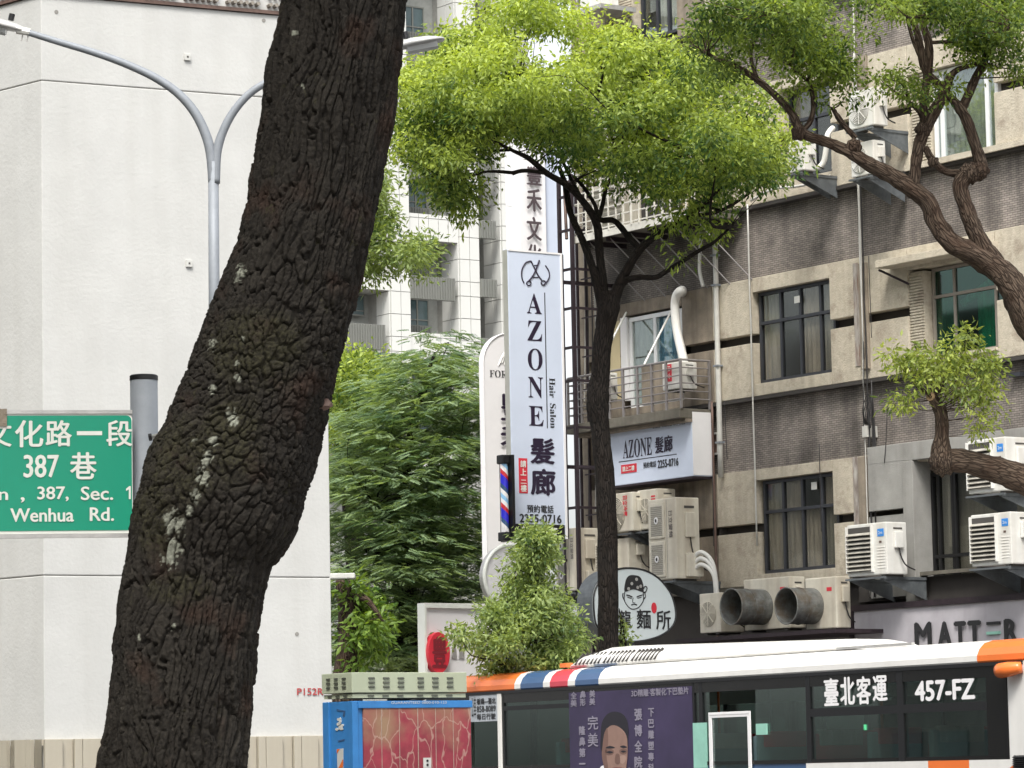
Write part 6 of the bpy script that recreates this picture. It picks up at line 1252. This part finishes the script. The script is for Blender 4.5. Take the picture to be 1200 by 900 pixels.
T1o = np.array([T1.at[0], T1.at[1], 0]); T1.data('crown', leaves('crown', C1 - T1o, 26, .12, .098, .040, 'leaf_lime', t1, droop=.5), kind='stuff')
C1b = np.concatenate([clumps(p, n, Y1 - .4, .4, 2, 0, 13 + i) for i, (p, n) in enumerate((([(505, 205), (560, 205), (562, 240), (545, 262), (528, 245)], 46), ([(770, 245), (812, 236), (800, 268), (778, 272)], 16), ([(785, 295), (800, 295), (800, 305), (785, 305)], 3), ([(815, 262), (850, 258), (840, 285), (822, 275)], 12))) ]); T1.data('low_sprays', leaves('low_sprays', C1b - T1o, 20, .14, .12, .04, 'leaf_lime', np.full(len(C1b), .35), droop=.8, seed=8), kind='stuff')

# gnarled tree entering from the right
T2 = Thing('gnarled_street_tree', 'gnarled brown-barked tree whose bent limbs enter from the right edge', 'tree', WORLD, (P(1300, 800, 44).x, 44, 0)); Y2 = 44; lim2 = []
b0 = P(1310, 800, Y2); T2.part('trunk', MB().tube([Vector((b0.x, Y2, 0)), Vector((b0.x, Y2, .5)), P(1305, 760, Y2), P(1290, 640, Y2), P(1270, 520, Y2), P(1240, 430, Y2), P(1212, 382, Y2), P(1190, 345, Y2)], [x * Y2 / FPX / 2 for x in (80, 66, 60, 60, 56, 48, 38, 30)], 20, smooth=6, wob=.05), 'bark', smooth=True)
for pts in ([(1240, 430, 50), (1205, 372, 46), (1186, 336, 40), (1168, 315, 35), (1140, 297, 33), (1115, 285, 28), (1098, 262, 27), (1088, 238, 25), (1066, 220, 25), (1040, 203, 23), (1015, 190, 20), (995, 178, 17), (970, 167, 15), (947, 159, 14), (936, 150, 14), (927, 132, 11), (910, 113, 10), (888, 94, 9), (862, 78, 8), (838, 68, 6), (826, 60, 4)],
            [(1168, 310, 26), (1152, 288, 25), (1139, 262, 24), (1131, 240, 22), (1125, 220, 22), (1133, 205, 24), (1149, 198, 22), (1147, 183, 17), (1140, 162, 16), (1133, 142, 16), (1126, 128, 15), (1112, 112, 11), (1098, 97, 11), (1083, 80, 11), (1078, 52, 11), (1072, 30, 9), (1062, 8, 8), (1058, -20, 7)],
            [(1127, 128, 13), (1136, 108, 13), (1143, 92, 12), (1152, 76, 11), (1160, 56, 11), (1170, 38, 10), (1180, 12, 9), (1190, -20, 8)], [(1154, 74, 7), (1140, 76, 6), (1122, 82, 8), (1113, 92, 12), (1107, 108, 15), (1099, 123, 17), (1090, 138, 19), (1084, 152, 18), (1077, 172, 17), (1073, 192, 16), (1071, 216, 17)],
            [(1084, 152, 13), (1082, 130, 12), (1084, 108, 11), (1088, 80, 13), (1088, 50, 12), (1082, 25, 9), (1092, -15, 8)], [(1083, 145, 9), (1079, 133, 8), (1072, 125, 7), (1065, 120, 6)], [(1134, 203, 12), (1120, 203, 11), (1106, 200, 10), (1092, 187, 11), (1084, 172, 9)],
            [(936, 156, 8), (948, 145, 8), (953, 128, 7), (952, 110, 7), (945, 94, 6), (930, 80, 5), (918, 65, 4), (905, 40, 3)], [(1003, 162, 8), (992, 150, 8), (982, 137, 8), (975, 126, 5)], [(1088, 50, 6), (1110, 49, 5), (1125, 49, 4)], [(1152, 76, 7), (1160, 76, 6)],
            [(1080, 70, 6), (1070, 48, 5), (1064, 25, 5), (1058, 0, 4)], [(888, 94, 6), (880, 60, 5, .4), (900, 20, 4, .6), (920, -30, 3)]):
    limb(T2, pts, Y2, 'bark', 14, wob=.12, scale=.84); lim2.append(interp([P(a, b, Y2) for a, b, *r_ in pts]))
lw = [(1290, 600, 40), (1240, 585, 36), (1200, 563, 34), (1170, 551, 31), (1140, 543, 28), (1118, 540, 28), (1107, 540, 30), (1103, 530, 26), (1104, 512, 17), (1104, 495, 16), (1101, 480, 16), (1093, 467, 12)]
limb(T2, lw, Y2, 'bark', 16, name='cut_limb', wob=.09); lim3 = [interp([P(a, b, Y2) for a, b, *r_ in lw[7:]])]
cp = P(1091.5, 465.5, Y2 - .02); cdir = Vector((-.55, -.75, .45)).normalized(); T2.part('pruned_face', MB().tube([cp - cdir * .03, cp + cdir * .03], 5.6 * Y2 / FPX, 16), 'cut_wood')
cp = P(1121, 541, Y2 - .1)
knots = [(1105, 541, 17), (1137, 203, 13), (1148, 200, 12), (1082, 152, 10), (1000, 172, 10), (1094, 190, 7), (936, 156, 9)]
for a, b, r_ in knots:
    c_ = P(a, b, Y2); mb = MB(); 
    bm = bmesh.new(); bmesh.ops.create_icosphere(bm, subdivisions=3, radius=r_ * Y2 / FPX)
    for v in bm.verts: v.co = v.co * (1 + .14 * math.sin(v.co.x * 60 + a) * math.sin(v.co.z * 50 + b)) + c_
    mb.add([v.co[:] for v in bm.verts], [tuple(v.index for v in f.verts) for f in bm.faces]); bm.free(); T2.part('burl', mb, 'bark', smooth=True)
T2o = np.array([T2.at[0], T2.at[1], 0])
pol2 = [([(812, 42), (826, 12), (850, -14), (1020, -14), (1018, 20), (1006, 42), (992, 62), (978, 78), (965, 70), (950, 84), (930, 72), (905, 62), (880, 60), (850, 52), (832, 58)], 620, .30), ([(940, 70), (985, 60), (1002, 88), (996, 118), (982, 128), (966, 110), (950, 100)], 75, .3), ([(1020, -14), (1215, -14), (1215, 26), (1180, 30), (1150, 22), (1120, 30), (1090, 24), (1050, 26), (1030, 12)], 360, .3), ([(1108, 22), (1135, 12), (1160, 22), (1182, 20), (1178, 40), (1168, 62), (1150, 70), (1132, 60), (1118, 46)], 150, .2), ([(1183, 40), (1215, 25), (1220, 95), (1200, 92), (1190, 62)], 60, .2), ([(1036, 92), (1050, 84), (1064, 96), (1060, 112), (1042, 112)], 10, 0), ([(830, 58), (870, 72), (860, 92), (838, 82)], 26, .2), ([(1088, 98), (1098, 96), (1096, 110), (1088, 112)], 3, 0), ([(900, 60), (960, 60), (955, 130), (940, 120), (915, 80)], 50, .4)]
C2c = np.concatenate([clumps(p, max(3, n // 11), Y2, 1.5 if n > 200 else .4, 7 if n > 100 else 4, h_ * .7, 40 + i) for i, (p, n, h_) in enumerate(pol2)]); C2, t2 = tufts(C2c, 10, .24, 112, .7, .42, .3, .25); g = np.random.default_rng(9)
sublimbs(T2, C2c, lim2, 36, 'bark', .016, 72)
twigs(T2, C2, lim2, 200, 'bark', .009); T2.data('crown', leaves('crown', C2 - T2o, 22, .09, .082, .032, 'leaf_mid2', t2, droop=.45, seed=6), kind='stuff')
pol3 = [([(1050, 405), (1070, 420), (1090, 400), (1106, 408), (1120, 398), (1132, 408), (1150, 418), (1172, 420), (1176, 430), (1158, 440), (1165, 470), (1170, 486), (1160, 478), (1146, 494), (1132, 484), (1122, 464), (1108, 452), (1085, 452), (1066, 448), (1066, 440), (1048, 425)], 105)]
C3 = np.concatenate([clumps(p, n, Y2 - .1, .55, 2, .22, 60 + i) for i, (p, n) in enumerate(pol3)]); C3b = np.concatenate([clumps(p, n, Y2 - .1, .2, 1, 0, 65 + i) for i, (p, n) in enumerate((([(1040, 410), (1052, 420), (1050, 430), (1040, 420)], 4), ([(1044, 468), (1066, 460), (1068, 474), (1048, 478)], 9), ([(1128, 390), (1140, 385), (1140, 405), (1128, 405)], 7), ([(1142, 495), (1154, 500), (1150, 512), (1144, 508)], 4)))])
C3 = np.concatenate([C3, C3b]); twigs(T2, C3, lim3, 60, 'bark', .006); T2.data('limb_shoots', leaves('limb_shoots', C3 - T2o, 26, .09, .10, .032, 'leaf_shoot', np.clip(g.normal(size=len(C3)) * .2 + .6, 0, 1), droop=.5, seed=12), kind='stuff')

# feathery tree mass on the left, a rounder tree peeping above it
def simple_tree(name, label, Y0, base_px, top_py, r0, polys, n, matn, per, spread, L, W_, tint, thick, m='bark_dark', trunk_top=None, frond=False, hole=.25, seed=1, tw=60, nl=7):
    bx = P(base_px, 880, Y0); T = Thing(name, label, 'tree', WORLD, (bx.x, Y0, 0)); tops = P(*(trunk_top or (base_px, top_py)), Y0)
    pw = [Vector((bx.x, Y0, 0)), Vector((bx.x, Y0, .4)), bx.lerp(tops, .3), bx.lerp(tops, .65) + Vector((.1, 0, 0)), tops]; T.part('trunk', MB().tube(pw, [r0 * 1.4, r0 * 1.1, r0, r0 * .8, r0 * .5], 14, smooth=5, wob=.06), m, smooth=True)
    C_ = np.concatenate([clumps(p, int(n * f), Y0, thick, 4, hole, seed * 10 + i) for i, (p, f) in enumerate(polys)]); g = np.random.default_rng(seed); ll_ = [interp(pw)]
    for k in range(nl):
        e = Vector(C_[g.integers(len(C_))]); b = pw[2].lerp(pw[4], g.uniform(.2, 1)); mm_ = b.lerp(e, .5) + Vector((0, 0, .3)); T.part('limb', MB().tube([b, mm_, e], [r0 * .5, r0 * .3, r0 * .08], 8, smooth=5, wob=.06), m, smooth=True); ll_.append(interp([b, mm_, e]))
    twigs(T, C_, ll_, tw, m, .012, seed); o = np.array([bx.x, Y0, 0])
    if frond:       # fronds fan outwards from the end of each bough, in drooping tiers
        k = 40; nb_ = len(C_); rr_ = np.sqrt(g.uniform(.02, 1, (nb_, k))) * g.uniform(.5, 1.0, (nb_, 1)); a_ = g.uniform(0, 6.283, (nb_, k)); off = np.stack([rr_ * np.cos(a_), rr_ * np.sin(a_), -rr_ ** 2 * .26 + g.normal(size=(nb_, k)) * .05], 2)
        off[:, :, 2] += off[:, :, 0] * g.normal(size=(nb_, 1)) * .3; pos = (C_[:, None, :] + off).reshape(-1, 3); tt_ = np.clip(g.uniform(.1, .8, (nb_, 1)) + (rr_ - .5) * .25 + g.normal(size=(nb_, k)) * .1, 0, 1).ravel(); T.data('crown', fronds('crown', pos - o, matn, seed, a_.ravel(), tt_, L, 8, W_[0], W_[1]), kind='stuff')
    else:
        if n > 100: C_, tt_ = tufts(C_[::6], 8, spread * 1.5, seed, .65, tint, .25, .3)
        else: tt_ = np.clip(tint + g.normal(size=len(C_)) * .2, 0, 1)
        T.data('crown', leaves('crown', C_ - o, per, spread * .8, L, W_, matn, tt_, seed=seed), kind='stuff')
    return T, C_
simple_tree('round_tree', 'yellow-green round-crowned tree peeping above the feathery tree beside the leaning trunk', 84, 415, 600, .2, [([(385, 425), (400, 420), (425, 425), (445, 430), (455, 450), (450, 500), (440, 520), (386, 520)], 1.)], 420, 'leaf_lime', 26, .26, .16, .06, .42, 2.0, seed=31)
fp = [([(388, 500), (410, 480), (440, 470), (440, 440), (462, 430), (478, 425), (474, 405), (488, 396), (505, 392), (520, 380), (545, 376), (548, 388), (535, 400), (545, 412), (566, 404), (574, 420), (574, 700), (560, 790), (388, 790)], 1.)]
TF, CF_ = simple_tree('feathery_tree', 'large dark green feathery-leaved tree filling the gap between pier and white signs', 74, 470, 560, .28, fp, 520, 'leaf_feather', 0, 0, .27, (.075, .042), 0, 4.0, frond=True, hole=.18, seed=33, tw=150)
simple_tree('sapling_tree', 'pale-leaved tree behind the leaning trunk reaching across the tiled block', 60, 338, 400, .16, [([(425, 190), (452, 185), (458, 205), (450, 240), (455, 262), (478, 260), (488, 278), (508, 288), (500, 305), (490, 315), (470, 310), (455, 325), (432, 322), (400, 330), (380, 300), (400, 240)], 1.), ([(385, 250), (330, 250), (330, 380), (400, 340)], .4)], 330, 'leaf_bush', 20, .17, .13, .042, .6, 1.2, hole=.34, trunk_top=(345, 300), seed=35, nl=0)
TB, CB_ = simple_tree('broadleaf_tree', 'thick brown trunk with bright glossy leaves just right of the concrete pier', 58, 404, 690, .22, [([(398, 672), (412, 676), (425, 690), (440, 700), (455, 715), (460, 740), (450, 762), (430, 775), (420, 785), (408, 790), (410, 740), (420, 720), (405, 700)], 1.)], 60, 'leaf_bright', 20, .13, .17, .065, .6, .8, m='bark', trunk_top=(401, 676), hole=.15, seed=37, tw=20)
q = P(401, 677, 57.6); TB.part('pruned_cap', B(q.x - .2, q.x + .22, q.y - .3, q.y + .1, q.z - .03, q.z + .06), 'paper', bevel=.02)
Tb, _ = simple_tree('young_bush_tree', 'young bushy tree with pale green leaves in front of the round white sign', 51, 625, 700, .05, [([(622, 630), (634, 634), (640, 650), (643, 672), (654, 694), (672, 720), (682, 748), (680, 790), (570, 790), (560, 762), (562, 742), (574, 712), (594, 696), (594, 672), (606, 660), (612, 642)], 1.), ([(622, 616), (636, 616), (644, 640), (648, 662), (610, 662), (614, 640)], .22), ([(536, 740), (550, 738), (548, 755), (538, 752)], .02)], 560, 'leaf_bush', 22, .11, .10, .036, .5, 1.0, trunk_top=(627, 650), hole=.30, seed=39, tw=120)
Tc, _ = simple_tree('low_sprig_tree', 'small leafy shoots growing beside the slim trunk, over the noodle sign', 52.6, 722, 735, .02, [([(724, 722), (731, 728), (738, 742), (738, 752), (728, 752), (723, 738)], .6), ([(722, 752), (740, 752), (740, 780), (722, 780)], .6)], 24, 'leaf_bush', 12, .07, .10, .034, .4, .25, trunk_top=(728, 720), hole=0, seed=41, tw=12)
# greenery hidden low behind the bus and the far side of the street, seen in reflections
for k in range(7):
    x, y = FAC.world(-22 + k * 9, -34 - (k % 2) * 2, 0)[:2]
    T = Thing('roadside_tree', 'rounded tree on the far pavement, out of the picture', 'tree', WORLD, (x, y, 0), 'trees on the far pavement'); 
    if k == 0:
        g = np.random.default_rng(77); cc = g.normal(size=(420, 3)); cc /= np.linalg.norm(cc, axis=1, keepdims=True); cc = cc * g.uniform(.5, 1, (420, 1)) * np.array([4.6, 4.6, 4.4]) + np.array([0, 0, 9.4]); rm = leaves('crown', cc, 26, .4, .34, .15, 'leaf_mid', g.uniform(.1, .6, 420)); tm = MB().tube([(0, 0, 0), (.1, 0, 3), (0, .1, 9)], [.22, .17, .08], 10, smooth=4).mesh('trunk', 'bark')
    T.data('crown', rm, kind='stuff'); T.data('trunk', tm)
OP = Thing('opposite_terrace', 'plain grey buildings on the far side of the street, out of the picture', 'building', FAC, (0, -52, 0))
for k in range(9):
    x = -60 + k * 14; h_ = 18 + (k * 37 % 5) * 2.6; OP.part('block', B(x, x + 13.6, -60, -50, 0, h_), 'opp_wall')
    me_w = None
    for f_ in range(int(h_ / 3.3)):
        for c_ in range(4): OP.part('window', B(x + 1 + c_ * 3.1, x + 3 + c_ * 3.1, -50, -49.95, 1.2 + f_ * 3.3, 2.8 + f_ * 3.3), 'bb_dark')
